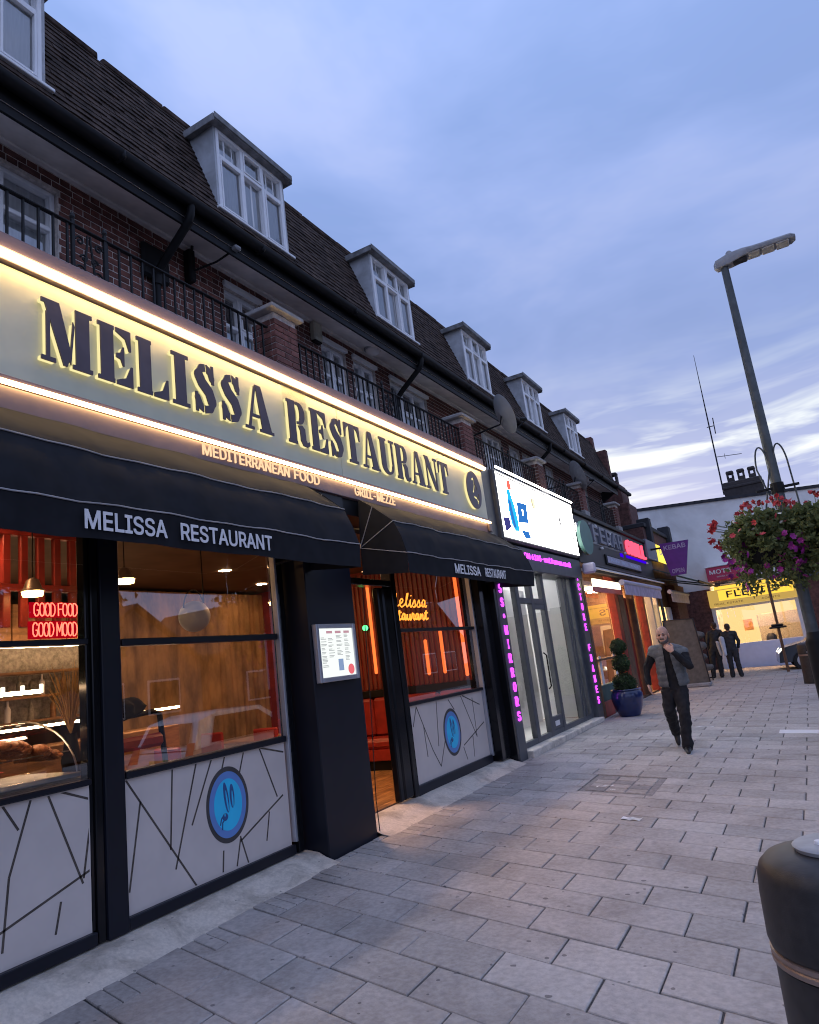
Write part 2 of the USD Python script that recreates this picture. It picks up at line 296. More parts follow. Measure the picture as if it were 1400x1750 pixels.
class MB:
    def __init__(self): self.v, self.f, self.n = [], [], 0
    def add(self, v, f):
        v = np.asarray(v, float); f = np.asarray(f, int)
        if f.shape[1] == 4: f = np.vstack([f[:, [0, 1, 2]], f[:, [0, 2, 3]]])
        self.v.append(v); self.f.append(f + self.n); self.n += len(v)
        return self
    def tri(self, m):
        if hasattr(m, 'to_mesh'):
            k = m.to_mesh(); return self.add(k.vert_properties[:, :3], k.tri_verts)
        return self.add(m.vertices, m.faces)
    def box(self, x0, x1, y0, y1, z0, z1, b=0.0, R=None, o=None):
        h = np.array([x1 - x0, y1 - y0, z1 - z0]) / 2; c = np.array([x1 + x0, y1 + y0, z1 + z0]) / 2
        if b <= 0:
            v = np.array([[sx, sy, sz] for sx in (-1, 1) for sy in (-1, 1) for sz in (-1, 1)]) * h
            f = np.array([[0, 1, 3, 2], [4, 6, 7, 5], [0, 4, 5, 1], [2, 3, 7, 6], [0, 2, 6, 4], [1, 5, 7, 3]])
        else:
            b = min(b, 0.45 * h.min() * 2)
            v = _BS * (h - b)
            v[np.arange(24), _BA] += _BS[np.arange(24), _BA] * b
            f = _BT
        v = v + c
        if R is not None:
            o = c if o is None else np.asarray(o, float); v = (v - o) @ np.asarray(R).T + o
        return self.add(v, f)
    def tube(self, pts, r, n=8, cap=True, closed=False):
        pts = np.asarray(pts, float); m = len(pts); rr = np.broadcast_to(np.asarray(r, float), (m,))
        if closed: t = np.roll(pts, -1, 0) - np.roll(pts, 1, 0)
        else: t = np.gradient(pts, axis=0)
        t /= np.maximum(np.linalg.norm(t, axis=1, keepdims=True), 1e-9)
        ref = np.array([0, 0, 1.0]) if abs(t[0][2]) < 0.9 else np.array([1.0, 0, 0])
        a = np.cross(t[0], ref); a /= np.linalg.norm(a)
        ang = np.arange(n) * 2 * np.pi / n; v = []
        for i in range(m):
            a = a - t[i] * (a @ t[i]); a /= max(np.linalg.norm(a), 1e-9); b = np.cross(t[i], a)
            v.append(pts[i] + rr[i] * (np.cos(ang)[:, None] * a + np.sin(ang)[:, None] * b))
        v = np.vstack(v); f = []
        for i in range(m if closed else m - 1):
            j = (i + 1) % m
            for k in range(n):
                l = (k + 1) % n; f.append([i * n + k, i * n + l, j * n + l, j * n + k])
        self.add(v, f)
        if cap and not closed:
            for i, s in ((0, -1), (m - 1, 1)):
                c = list(range(i * n, i * n + n)); vv = np.vstack([pts[i], v[c]])
                ff = [[0, 1 + k, 1 + (k + 1) % n] if s > 0 else [0, 1 + (k + 1) % n, 1 + k] for k in range(n)]
                self.add(vv, ff)
        return self
    def lathe(self, prof, c=(0, 0, 0), n=32):
        prof = np.asarray(prof, float); m = len(prof); ang = np.arange(n) * 2 * np.pi / n
        v = np.vstack([np.c_[p[0] * np.cos(ang), p[0] * np.sin(ang), np.full(n, p[1])] for p in prof]) + np.asarray(c, float)
        f = [[i * n + k, i * n + (k + 1) % n, (i + 1) * n + (k + 1) % n, (i + 1) * n + k] for i in range(m - 1) for k in range(n)]
        return self.add(v, f)
    def quad(self, a, b, c, d): return self.add([a, b, c, d], [[0, 1, 2, 3]])
    def prism(self, poly, depth, to):
        """Extrudes a shapely shape by depth; to maps (n,3) local x, y, z to the world."""
        for g in getattr(poly, 'geoms', [poly]):
            if g.is_empty or g.geom_type != 'Polygon' or g.area < 1e-7: continue
            m = trimesh.creation.extrude_polygon(g, depth, engine='earcut')
            self.add(to(np.array(m.vertices)), m.faces)
        return self
    def mesh(self): return np.vstack(self.v), np.vstack(self.f)

ORIGIN = {}
USED = {}
def numbered(parent, name):
    k = (parent, name); i = USED.get(k, -1) + 1; USED[k] = i
    return f'{parent}/{name}' if i == 0 else f'{parent}/{name}_{i:03d}'
def tag(path, label=None, cat=None, group=None, kind=None):
    p = stage.GetPrimAtPath(path)
    for k, v in (('label', label), ('category', cat), ('group', group), ('kind', kind)):
        if v: p.SetCustomDataByKey(k, v)
    return path
def thing(name, loc, label=None, cat=None, group=None, kind=None):
    path = numbered('/World', name)
    x = UsdGeom.Xform.Define(stage, path); x.AddTranslateOp().Set(Gf.Vec3d(*[float(a) for a in loc]))
    ORIGIN[path] = np.asarray(loc, float)
    return tag(path, label, cat, group, kind)
def obj(parent, name, m, mat, smooth=False, **k):
    path = numbered(parent or '/World', name)
    if isinstance(m, MB): v, f = m.mesh()
    elif hasattr(m, 'to_mesh'): q = m.to_mesh(); v, f = q.vert_properties[:, :3], q.tri_verts
    elif isinstance(m, tuple): v, f = m
    else: v, f = m.vertices, m.faces
    top = '/'.join(path.split('/')[:3])
    v = np.asarray(v, float) - ORIGIN.get(top, np.zeros(3))
    usdkit.mesh(stage, path, (v, np.asarray(f)), LOOKS[mat], smooth=smooth)
    return tag(path, **k)
def group_node(parent, name, **k):
    path = numbered(parent, name); UsdGeom.Xform.Define(stage, path); return tag(path, **k)
def B(*a, **k): return MB().box(*a, **k)

def facade(y0, x0, z0): return lambda v: np.c_[x0 + v[:, 2], y0 + v[:, 0], z0 + v[:, 1]]          # faces +x, reads along +y
def front(x0, y0, z0): return lambda v: np.c_[x0 + v[:, 0], y0 - v[:, 2], z0 + v[:, 1]]            # faces -y, reads along +x
def text_to(text, w, h, to, depth=0.004, bold=False):
    m = meshkit.text_mesh(text, 1.0, 1.0, bold); v = np.array(m.vertices); lo, hi = v.min(0), v.max(0)
    v = (v - lo) / np.maximum(hi - lo, 1e-9) * np.array([w, h, depth])
    return MB().add(to(v), m.faces)

# ground: falls gently from the shops to the kerb
def gz(x, y): return -0.12 + 0.006 * np.minimum(y, 18.0) - 0.03 * np.asarray(x, float)
KERB = 5.05

# ------------------------------------------------------------------ setting: pavement, road, apron
SK = -0.26
def skew_row(k): return 3.345 + 0.3615 * k
m = MB()
nx = 14
xs = np.linspace(-0.9, KERB - 0.17, nx); ysg = np.concatenate([np.linspace(-7, 18, 26), np.linspace(19, 30.5, 8)])
V = np.array([[x, y, gz(x, y) - 0.012] for y in ysg for x in xs])
F = [[j * nx + i, j * nx + i + 1, (j + 1) * nx + i + 1, (j + 1) * nx + i] for j in range(len(ysg) - 1) for i in range(nx - 1)]
m.add(V, F)
pavement = obj(None, 'pavement', m, 'paving_joint', kind='structure')
tag(pavement, 'grey slab pavement in front of the shops', 'pavement')

def slab_mesh(P, b=0.005, h=0.03):
    """P: four corners on the ground, counter-clockwise; top with a small chamfer."""
    P = np.asarray(P, float); c = P.mean(0)
    d = c - P; d /= np.linalg.norm(d, axis=1, keepdims=True)
    top = P + d * b * 1.5; mid = P - [0, 0, b]; low = P - [0, 0, h]
    v = np.vstack([low, mid, top]); f = []
    for a in (0, 4):
        for k in range(4):
            l = (k + 1) % 4; f.append([a + k, a + l, a + 4 + l, a + 4 + k])
    f.append([8, 9, 10, 11])
    return v, f

COVER = (1.45, 2.35, 8.40, 9.35)      # inspection cover let into the slabs
CPOLY = Polygon([(COVER[0], COVER[2] + SK * (COVER[0] - 1.9)), (COVER[1], COVER[2] + SK * (COVER[1] - 1.9)), (COVER[1], COVER[3] + SK * (COVER[1] - 1.9)), (COVER[0], COVER[3] + SK * (COVER[0] - 1.9))])
slabs = []
XR = KERB - 0.17
for k in range(-30, 76):
    y0 = skew_row(k); off = 0.725 + (0.311 if k % 2 else 0.0)
    cuts = [0.02]
    j0 = math.ceil((0.02 - off) / 0.6225)
    x = off + j0 * 0.6225
    while x < XR:
        if x > 0.10: cuts.append(x + rng.uniform(-0.012, 0.012))
        x += 0.6225
    cuts.append(XR)
    if cuts[-1] - cuts[-2] < 0.08: cuts.pop(-2)
    wob = rng.uniform(-0.003, 0.003)
    for a, b in zip(cuts[:-1], cuts[1:]):
        g = rng.uniform(0.0045, 0.0075)
        ps = [(a + g, y0 + g + wob + SK * a), (b - g, y0 + g + wob + SK * b), (b - g, y0 + 0.3615 - g + wob + SK * b), (a + g, y0 + 0.3615 - g + wob + SK * a)]
        cy = np.mean([p[1] for p in ps]); cx = (a + b) / 2
        if cy > 30.2 or cy < -5: continue
        if CPOLY.intersects(Polygon(ps)):
            rest = Polygon(ps).difference(CPOLY.buffer(0.008))
            for gpoly in getattr(rest, 'geoms', [rest]):
                if gpoly.is_empty or gpoly.area < 0.004: continue
                tm = trimesh.creation.extrude_polygon(gpoly, 0.03, engine='earcut'); v = np.array(tm.vertices); v[:, 2] += gz(v[:, 0], v[:, 1]) - 0.03; obj(pavement, 'slab', MB().add(v, tm.faces), 'paving_stone')
            continue
        pieces = [ps]
        if b - a < 0.45 and a < 0.3 and cy < 12:                 # cut pieces along the shops, as laid
            n = 3; t = np.linspace(0, 1, n + 1); pieces = []
            for q in range(n):
                l0, l1 = t[q] + 0.012, t[q + 1] - 0.012
                pieces.append([tuple(np.array(ps[0]) * (1 - l0) + np.array(ps[3]) * l0), tuple(np.array(ps[1]) * (1 - l0) + np.array(ps[2]) * l0),
                               tuple(np.array(ps[1]) * (1 - l1) + np.array(ps[2]) * l1), tuple(np.array(ps[0]) * (1 - l1) + np.array(ps[3]) * l1)])
        for pc in pieces:
            dz = rng.uniform(-0.0025, 0.003); tx, ty = rng.uniform(-0.004, 0.004), rng.uniform(-0.005, 0.005)
            P = [(p[0], p[1], gz(p[0], p[1]) + dz + tx * (p[0] - cx) + ty * (p[1] - cy)) for p in pc]
            dist = math.hypot(cx - CAM[0], cy)
            rel = ROT @ (np.array([cx, cy, gz(cx, cy)]) - CAM)
            px = 700 + 1195.75 * rel[0] / max(rel[2], 0.1); py = 875 + 1195.75 * rel[1] / max(rel[2], 0.1)
            seen = rel[2] > 0.5 and -120 < px < 1520 and py < 1900
            slabs.append((dist if seen else dist + 1000, P))
slabs.sort(key=lambda s: s[0])
for d, P in slabs[:282]:
    obj(pavement, 'slab', MB().add(*[np.vstack(slab_mesh(P)[0]), slab_mesh(P)[1]]), 'paving_stone')
m = MB()
for d, P in slabs[282:]:
    v, f = slab_mesh(P); m.add(v, f)
obj(pavement, 'far_slabs', m, 'paving_stone', kind='stuff')

m = MB()
for i in range(-7, 24):
    y0, y1 = i * 1.28, i * 1.28 + 1.272
    z = gz(KERB, y0)
    m.box(KERB - 0.15, KERB, y0, y1, z - 0.3, z + 0.004, b=0.015)
kerb = obj(None, 'kerb', m, 'kerb_stone', kind='structure'); tag(kerb, 'stone kerb at the road edge of the pavement', 'kerb')
m = MB(); zr = [gz(KERB, y) - 0.12 for y in (-60, 0, 18, 31, 120)]
yy = [-60, 0, 18, 31, 120]
for i in range(4): m.quad((KERB, yy[i], zr[i]), (12.6, yy[i], zr[i]), (12.6, yy[i + 1], zr[i + 1]), (KERB, yy[i + 1], zr[i + 1]))
m.quad((-60, 30.55, zr[3]), (KERB, 30.55, zr[3]), (KERB, 34.5, zr[3]), (-60, 34.5, zr[3]))
road = obj(None, 'road', m, 'asphalt', kind='structure'); tag(road, 'dark asphalt road beyond the kerb', 'road')
m = MB().quad((-400, -400, -0.6), (400, -400, -0.6), (400, 400, -0.6), (-400, 400, -0.6))
gnd = obj(None, 'ground', m, 'asphalt', kind='structure'); tag(gnd, 'dark ground under the street', 'ground')

# concrete apron sloping from the shopfront sill to the slabs
def apron(y0, y1, x_in, z_in, name, label, xo=0.10):
    n = max(2, int((y1 - y0) / 0.25)); m = MB(); ys = np.linspace(y0, y1, n + 1)
    prof = [(x_in - 0.25, z_in + 0.002), (x_in, z_in), (x_in + 0.13, z_in - 0.018), (-0.03, None), (0.05, 'm'), (xo, 'g')]
    V = []
    for i, y in enumerate(ys):
        for j, (x, z) in enumerate(prof):
            g0 = float(gz(0.0, y))
            if z is None: z = g0 + 0.42 * (z_in - g0)
            elif z == 'm': z = g0 + 0.016
            elif z == 'g': z = float(gz(xo, y)) - 0.004
            w = meshkit.noise(np.array([[x * 9, y * 3.1, 2.2]]))[0] - 0.5
            V.append((x + (w * 0.035 if j == 5 else 0), y, z + w * 0.008 * (0 < j < 5)))
    k = len(prof)
    F = [[i * k + j, (i) * k + j + 1, (i + 1) * k + j + 1, (i + 1) * k + j] for i in range(n) for j in range(k - 1)]
    m.add(V, F); a = obj(None, name, m, 'concrete', smooth=60, kind='structure'); tag(a, label, 'apron')
apron(0.2, 5.55, -0.24, 0.008, 'concrete_apron', 'worn concrete strip below the restaurant windows', xo=0.12)
apron(6.39, 10.36, -0.24, 0.03, 'concrete_apron', 'worn concrete ramp at the restaurant doorway', xo=0.16)
m = B(-0.36, 0.10, 10.80, 15.14, -0.25, 0.045, b=0.012)
a = obj(None, 'shop_step', m, 'concrete', kind='structure'); tag(a, 'pale stone step below the mirror shop windows', 'step')

# ------------------------------------------------------------------ the terrace: upper floors, roof
WX = -1.2
WINS = [('window', 2.20, 3.78), ('window', 6.03, 6.66), ('window', 8.04, 8.68), ('window', 8.90, 9.55), ('window', 10.03, 11.38),
        ('window', 13.95, 15.12), ('window', 15.62, 16.32), ('window', 16.52, 17.22), ('window', 18.3, 18.95), ('window', 21.2, 22.5)]
ZH, ZF = 6.46, 4.25
terrace = thing('terrace_building', (-1.2, 11.5, 0), 'long brick terrace with tiled mansard roof and white dormers above the shops', 'building')
wp = sbox(-2.0, 3.4, 24.4, 6.70)
for _, a, b in WINS: wp = wp.difference(sbox(a, ZF, b, ZH))
wall = obj(terrace, 'brick_wall', MB().prism(wp, 0.22, lambda v: np.c_[WX - 0.004 - 0.22 + v[:, 2], v[:, 0], v[:, 1]]), 'mortar')
def brick_at(m, y0, y1, z0, z1, x=WX, d=0.03, j=0.0):
    dx = rng.uniform(0.0, 0.004)
    return m.box(x - d, x + dx, y0, y1, z0, z1, b=0.004)
near, far = [], []
for r in range(0, 31):
    z0 = 4.40 + r * 0.075
    if z0 + 0.065 > 6.70: continue
    y = 1.7 + (0.086 if r % 2 else 0.0); head = r % 2
    while y < 24.3:
        L = 0.1025 if head else 0.215
        head = 1 - head
        a, b = y, y + L; y = b + 0.010
        parts = [(a, b)]
        for _, w0, w1 in WINS:
            if z0 < ZH + 0.02:
                nw = []
                for p, q in parts:
                    if q <= w0 - 0.01 or p >= w1 + 0.01: nw.append((p, q)); continue
                    if p < w0 - 0.03: nw.append((p, w0 - 0.01))
                    if q > w1 + 0.03: nw.append((w1 + 0.01, q))
                parts = nw
        for p, q in parts:
            (near if 3.7 < p < 6.1 and z0 > 4.78 else far).append((p, q, z0))
near.sort(key=lambda t: t[0] + 0.0 * t[2])
for p, q, z0 in near[:300]: obj(wall, 'brick', brick_at(MB(), p, q, z0, z0 + 0.065), 'brick')
m1, m2 = MB(), MB()
for p, q, z0 in near[300:] + far:
    brick_at(m1 if rng.random() < 0.6 else m2, p, q, z0, z0 + 0.065)
obj(wall, 'brick_courses', m1, 'brick', kind='stuff'); obj(wall, 'dark_brick_courses', m2, 'brick_dark', kind='stuff')

def casement(parent, y0, y1, z0, z1, x, bars, transom, name='window', curtain=True, head=True, depth=0.07, off=0.10):
    """uPVC window facing +x: outer frame, mullions at bars (0..1), transom height, casement leaves, panes, curtain."""
    fr = MB(); w = 0.046
    fr.box(x - depth, x, y0, y0 + w, z0, z1, b=0.006); fr.box(x - depth, x, y1 - w, y1, z0, z1, b=0.006)
    fr.box(x - depth, x - 0.001, y0 + w, y1 - w, z1 - w, z1, b=0.006); fr.box(x - depth, x - 0.001, y0 + w, y1 - w, z0, z0 + w, b=0.006)
    edges = [y0 + w] + [y0 + (y1 - y0) * t for t in bars] + [y1 - w]
    for t in bars:
        yc = y0 + (y1 - y0) * t; fr.box(x - depth + 0.005, x - 0.003, yc - w / 2, yc + w / 2, z0 + w, z1 - w, b=0.005)
    fp = obj(parent, name, fr, 'upvc')
    ny = len(edges) - 1
    for i in range(ny):
        a = edges[i] + (w / 2 if i else 0); b = edges[i + 1] - (w / 2 if i < ny - 1 else 0)
        zs = [z0 + w, z1 - w] if transom is None else [z0 + w, transom - w / 2, transom + w / 2, z1 - w]
        if transom is not None:
            obj(fp, 'transom_bar', B(x - depth + 0.006, x - 0.004, a, b, transom - w / 2, transom + w / 2, b=0.005), 'upvc')
        for za, zb in zip(zs[0::2], zs[1::2]):
            s = MB(); q = 0.026 if (i + (zb > (z0 + z1) / 2 + 0.2)) % 2 == 0 else 0.009; xo = x - (0.0 if q > 0.02 else 0.03)
            s.box(xo - 0.05, xo + 0.004, a + 0.003, a + q, za + 0.003, zb - 0.003, b=0.004); s.box(xo - 0.05, xo + 0.004, b - q, b - 0.003, za + 0.003, zb - 0.003, b=0.004)
            s.box(xo - 0.05, xo + 0.003, a + q, b - q, za + 0.003, za + q, b=0.003); s.box(xo - 0.05, xo + 0.003, a + q, b - q, zb - q, zb - 0.003, b=0.003)
            obj(fp, 'sash', s, 'upvc')
            obj(fp, 'pane', MB().quad((xo - 0.035, a + q, za + q), (xo - 0.035, b - q, za + q), (xo - 0.035, b - q, zb - q), (xo - 0.035, a + q, zb - q)), 'upstairs_glass')
    if curtain:
        n = int((y1 - y0) / 0.02); ys = np.linspace(y0 + 0.03, y1 - 0.03, n); xsn = x - off + 0.012 * np.sin(ys * 41) + 0.007 * np.sin(ys * 97 + 1)
        top = z1 - 0.03 if curtain is True else transom
        V = np.vstack([np.c_[xsn, ys, np.full(n, z0 + 0.03)], np.c_[xsn, ys, np.full(n, top)]])
        obj(fp, 'net_curtain', MB().add(V, [[i, i + 1, n + i + 1, n + i] for i in range(n - 1)]), 'curtain', smooth=True)
    return fp

for i, (nm, w0, w1) in enumerate(WINS):
    casement(terrace, w0, w1, ZF + 0.05, ZH, WX - 0.05, [0.33, 0.67] if w1 - w0 > 1 else [0.5], 5.98 if i != 0 else 6.05, curtain='low' if i in (1, 4) else True)
    rv = MB(); rv.box(WX - 0.60, WX - 0.59, w0 - 0.1, w1 + 0.1, ZF, ZH + 0.1); obj(terrace, 'window_reveal', rv, 'dark_room')
for w0, w1 in ((8.0, 8.7), (8.86, 9.58), (10.0, 11.42), (6.0, 6.7)):
    obj(terrace, 'blind_box', B(WX - 0.02, WX + 0.05, w0, w1, ZH + 0.004, ZH + 0.07, b=0.01), 'upvc')

# eaves
m = MB().quad((WX - 0.02, -2, 6.70), (WX - 0.02, 24.4, 6.70), (-0.62, 24.4, 6.53), (-0.62, -2, 6.53))
m.box(WX - 0.02, WX + 0.055, -2, 24.4, 6.655, 6.715, b=0.012)
obj(terrace, 'soffit', m, 'soffit_paint')
obj(terrace, 'fascia_board', B(-0.665, -0.635, -2, 24.45, 6.44, 6.72, b=0.004), 'black_paint')
ang = np.linspace(np.pi, 2 * np.pi, 9)
for k in range(-1, 13):
    y0, y1 = k * 2.0, k * 2.0 + 2.0
    V = []
    for rr in (0.075, 0.068):
        for y in (y0 + 0.004, y1 - 0.004):
            V += [(-0.556 + rr * math.cos(a), y, 6.715 + rr * 1.05 * math.sin(a)) for a in ang]
    F = []
    for i in range(8): F += [[i, i + 1, 9 + i + 1, 9 + i], [18 + i, 27 + i, 27 + i + 1, 18 + i + 1]]
    F += [[0, 9, 27, 18], [8, 26, 35, 17]]
    g = MB().add(V, F)
    g.box(-0.636, -0.476, y1 - 0.03, y1 + 0.03, 6.625, 6.735, b=0.03)
    obj(terrace, 'gutter', g, 'black_paint', smooth=50)
for yp in (4.9, 10.06, 16.95):
    m = MB(); m.tube([(-0.56, yp, 6.66), (-0.57, yp, 6.56), (-0.62, yp, 6.47), (-1.0, yp, 6.18), (-1.10, yp, 6.08), (-1.13, yp, 5.98)], 0.046, 10)
    m.tube([(-1.13, yp, 5.98), (-1.13, yp, 4.3)], 0.038, 10)
    m.tube([(-0.60, yp, 6.50), (-0.66, yp, 6.44)], 0.055, 10); m.tube([(-1.12, yp, 6.04), (-1.13, yp, 5.94)], 0.055, 10)
    m.box(-1.2, -1.1, yp - 0.09, yp + 0.09, 5.55, 5.60, b=0.01); m.box(-1.2, -1.1, yp - 0.09, yp + 0.09, 4.75, 4.80, b=0.01)
    obj(terrace, 'downpipe', m, 'black_paint', smooth=40)
m = MB(); m.box(-1.19, -1.12, 4.72, 5.10, 6.0, 6.42, b=0.03)
obj(terrace, 'hopper_board', m, 'black_paint')

# mansard slope: (x=-0.60, z=6.745) up to (-1.215, 8.46)
E0, E1 = np.array([-0.60, 6.745]), np.array([-1.215, 8.46])
sl = E1 - E0; SL = np.linalg.norm(sl); su = sl / SL; sn = np.array([su[1], -su[0]]); sn = sn if sn[0] > 0 else -sn
DORM = [2.03 + 3.45 * i for i in range(6)]
m = MB()
m.quad((E0[0] - 0.02, -2, E0[1]), (E0[0] - 0.02, 24.4, E0[1]), (E1[0] - 0.02, 24.4, E1[1]), (E1[0] - 0.02, -2, E1[1]))
m.quad((E1[0] - 0.02, -2, 8.46), (E1[0] - 0.02, 24.4, 8.46), (-6, 24.4, 8.6), (-6, -2, 8.6))
m.quad((-6, 24.4, 3.4), (E0[0], 24.4, 6.6), (E1[0], 24.4, E1[1]), (-6, 24.4, 8.6))
roof = obj(terrace, 'roof', m, 'dark_slate')
tl = MB(); pitch = 0.098; nrow = int(SL / pitch)
for r in range(nrow + 1):
    s0 = r * pitch - 0.02; y = -1.9 + (0.083 if r % 2 else 0)
    while y < 24.36:
        w = 0.165; s1 = min(s0 + 0.15, SL)
        j = rng.uniform(-0.006, 0.006); lift = 0.020 + rng.uniform(-0.004, 0.006); b0 = s0 + j
        skip = False
        for d in DORM:
            if d + 0.02 < y and y + w < d + 1.27 and r * pitch > 0.36 and r * pitch < 1.55: skip = True
        if not skip:
            A = E0 + su * b0 + sn * lift; Bq = E0 + su * s1 + sn * 0.003; C = E0 + su * b0 + sn * (lift - 0.013)
            y0, y1 = y + 0.0015, y + w - 0.0015
            tl.add([(A[0], y0, A[1]), (A[0], y1, A[1]), (Bq[0], y1, Bq[1]), (Bq[0], y0, Bq[1]), (C[0], y0, C[1]), (C[0], y1, C[1])], [[0, 1, 2, 3], [4, 5, 1, 0], [4, 0, 3, 3], [1, 5, 2, 2]])
        y += w
obj(roof, 'roof_tiles', tl, 'roof_tile', kind='stuff')
for k in range(0, 30):
    y0 = -2 + 0.9 * k; y1 = min(y0 + 0.893, 24.4)
    if y0 > 24.2: break
    m = MB(); dz = rng.uniform(-0.012, 0.012)
    m.box(-1.36, -1.19, y0 + (0.05 if k == 7 else 0), y1, 8.44 + dz, 8.535 + dz, b=0.02)
    obj(roof, 'ridge_coping', m, 'roof_tile')
obj(roof, 'end_parapet', B(-1.45, -0.72, 24.2, 24.44, 6.7, 8.1, b=0.02, R=None), 'brick_dark')
obj(roof, 'end_parapet', B(-1.6, -1.12, 24.18, 24.46, 8.0, 8.68, b=0.02), 'brick_dark')
for dy in DORM:
    y0, y1 = dy, dy + 1.30
    zt, zb = 8.17, 7.04; xf = -0.70
    for yc0, yc1 in ((y0, y0 + 0.04), (y1 - 0.04, y1)):
        V = [(xf, yc0, zb), (xf, yc0, zt), (-1.20, yc0, zt), (-0.72, yc0, zb), (xf, yc1, zb), (xf, yc1, zt), (-1.20, yc1, zt), (-0.72, yc1, zb)]
        obj(roof, 'dormer_cheek', MB().add(V, [[0, 1, 2, 3], [4, 7, 6, 5], [0, 4, 5, 1], [1, 5, 6, 2]]), 'dormer_paint')
    rf = MB(); V0 = np.array([[-0.60, y0 - 0.07, 8.235], [-0.60, y1 + 0.07, 8.235], [-1.30, y1 + 0.07, 8.205], [-1.30, y0 - 0.07, 8.205]])
    v, f = np.vstack([V0 - [0, 0, 0.07], V0, ]), [[0, 3, 2, 1], [4, 5, 6, 7], [0, 1, 5, 4], [1, 2, 6, 5], [2, 3, 7, 6], [3, 0, 4, 7]]
    rf.add(v, f); rf.box(-0.60, -0.585, y0 - 0.075, y1 + 0.075, 8.175, 8.262, b=0.006)
    rf.box(-1.25, -0.60, y0 - 0.085, y0 - 0.07, 8.14, 8.24, b=0.004); rf.box(-1.25, -0.60, y1 + 0.07, y1 + 0.085, 8.14, 8.24, b=0.004)
    obj(roof, 'dormer_roof', rf, 'lead')
    casement(roof.rsplit('/', 1)[0], y0 + 0.035, y1 - 0.035, zb, zt - 0.005, xf + 0.012, [0.36, 0.67], 7.80, name='dormer_window', curtain=True, off=0.075)
    fl = MB(); fl.box(-0.70, -0.64, y0 - 0.04, y1 + 0.06, 7.0, 7.035, b=0.006)
    fl.box(-0.76, -0.70, y1 + 0.0, y1 + 0.16, 6.98, 7.02, b=0.01)
    obj(roof, 'sill_flashing', fl, 'upvc')

# balcony brick piers with stone caps
PIERS = [(5.44, 5.83), (10.12, 10.52), (13.78, 14.18), (16.95, 17.35), (20.5, 20.9)]
for p0, p1 in PIERS:
    core = obj(terrace, 'balcony_pier', B(-0.30, -0.012, p0 + 0.012, p1 - 0.012, 4.2, 5.42), 'mortar')
    bm = MB(); cm = MB()
    for r in range(9):
        z0 = 4.78 + r * 0.072
        if z0 + 0.06 > 5.41: break
        cuts = [p0, (p0 + p1) / 2 + (0.06 if r % 2 else -0.05), p1]
        for a, b in zip(cuts[:-1], cuts[1:]):
            q = MB().box(-0.06, 0.0 + rng.uniform(-0.003, 0.003), a + 0.004, b - 0.004, z0, z0 + 0.062, b=0.004)
            if p0 < 11: obj(core, 'brick', q, 'brick')
            else: bm.add(*q.mesh())
        for a, b in ((-0.31, -0.19 if r % 2 else -0.24), (-0.18 if r % 2 else -0.23, -0.065)):
            q = MB().box(a, b, p0 - 0.0, p1, z0, z0 + 0.062, b=0.004)
            if p0 < 11: obj(core, 'brick', q, 'brick')
            else: bm.add(*q.mesh())
    if bm.v: obj(core, 'brick_courses', bm, 'brick')
    obj(core, 'stone_base', B(-0.32, 0.02, p0 - 0.015, p1 + 0.015, 4.2, 4.775, b=0.012), 'stone_cap')
    cp = MB(); cp.box(-0.38, 0.065, p0 - 0.09, p1 + 0.06, 5.425, 5.475, b=0.008); cp.box(-0.33, 0.02, p0 - 0.04, p1 + 0.02, 5.475, 5.505, b=0.012)
    obj(core, 'stone_cap', cp, 'stone_cap')
obj(terrace, 'balcony_deck', B(-1.2, -0.14, -2, 24.4, 4.0, 4.25, b=0.01), 'stone_cap')

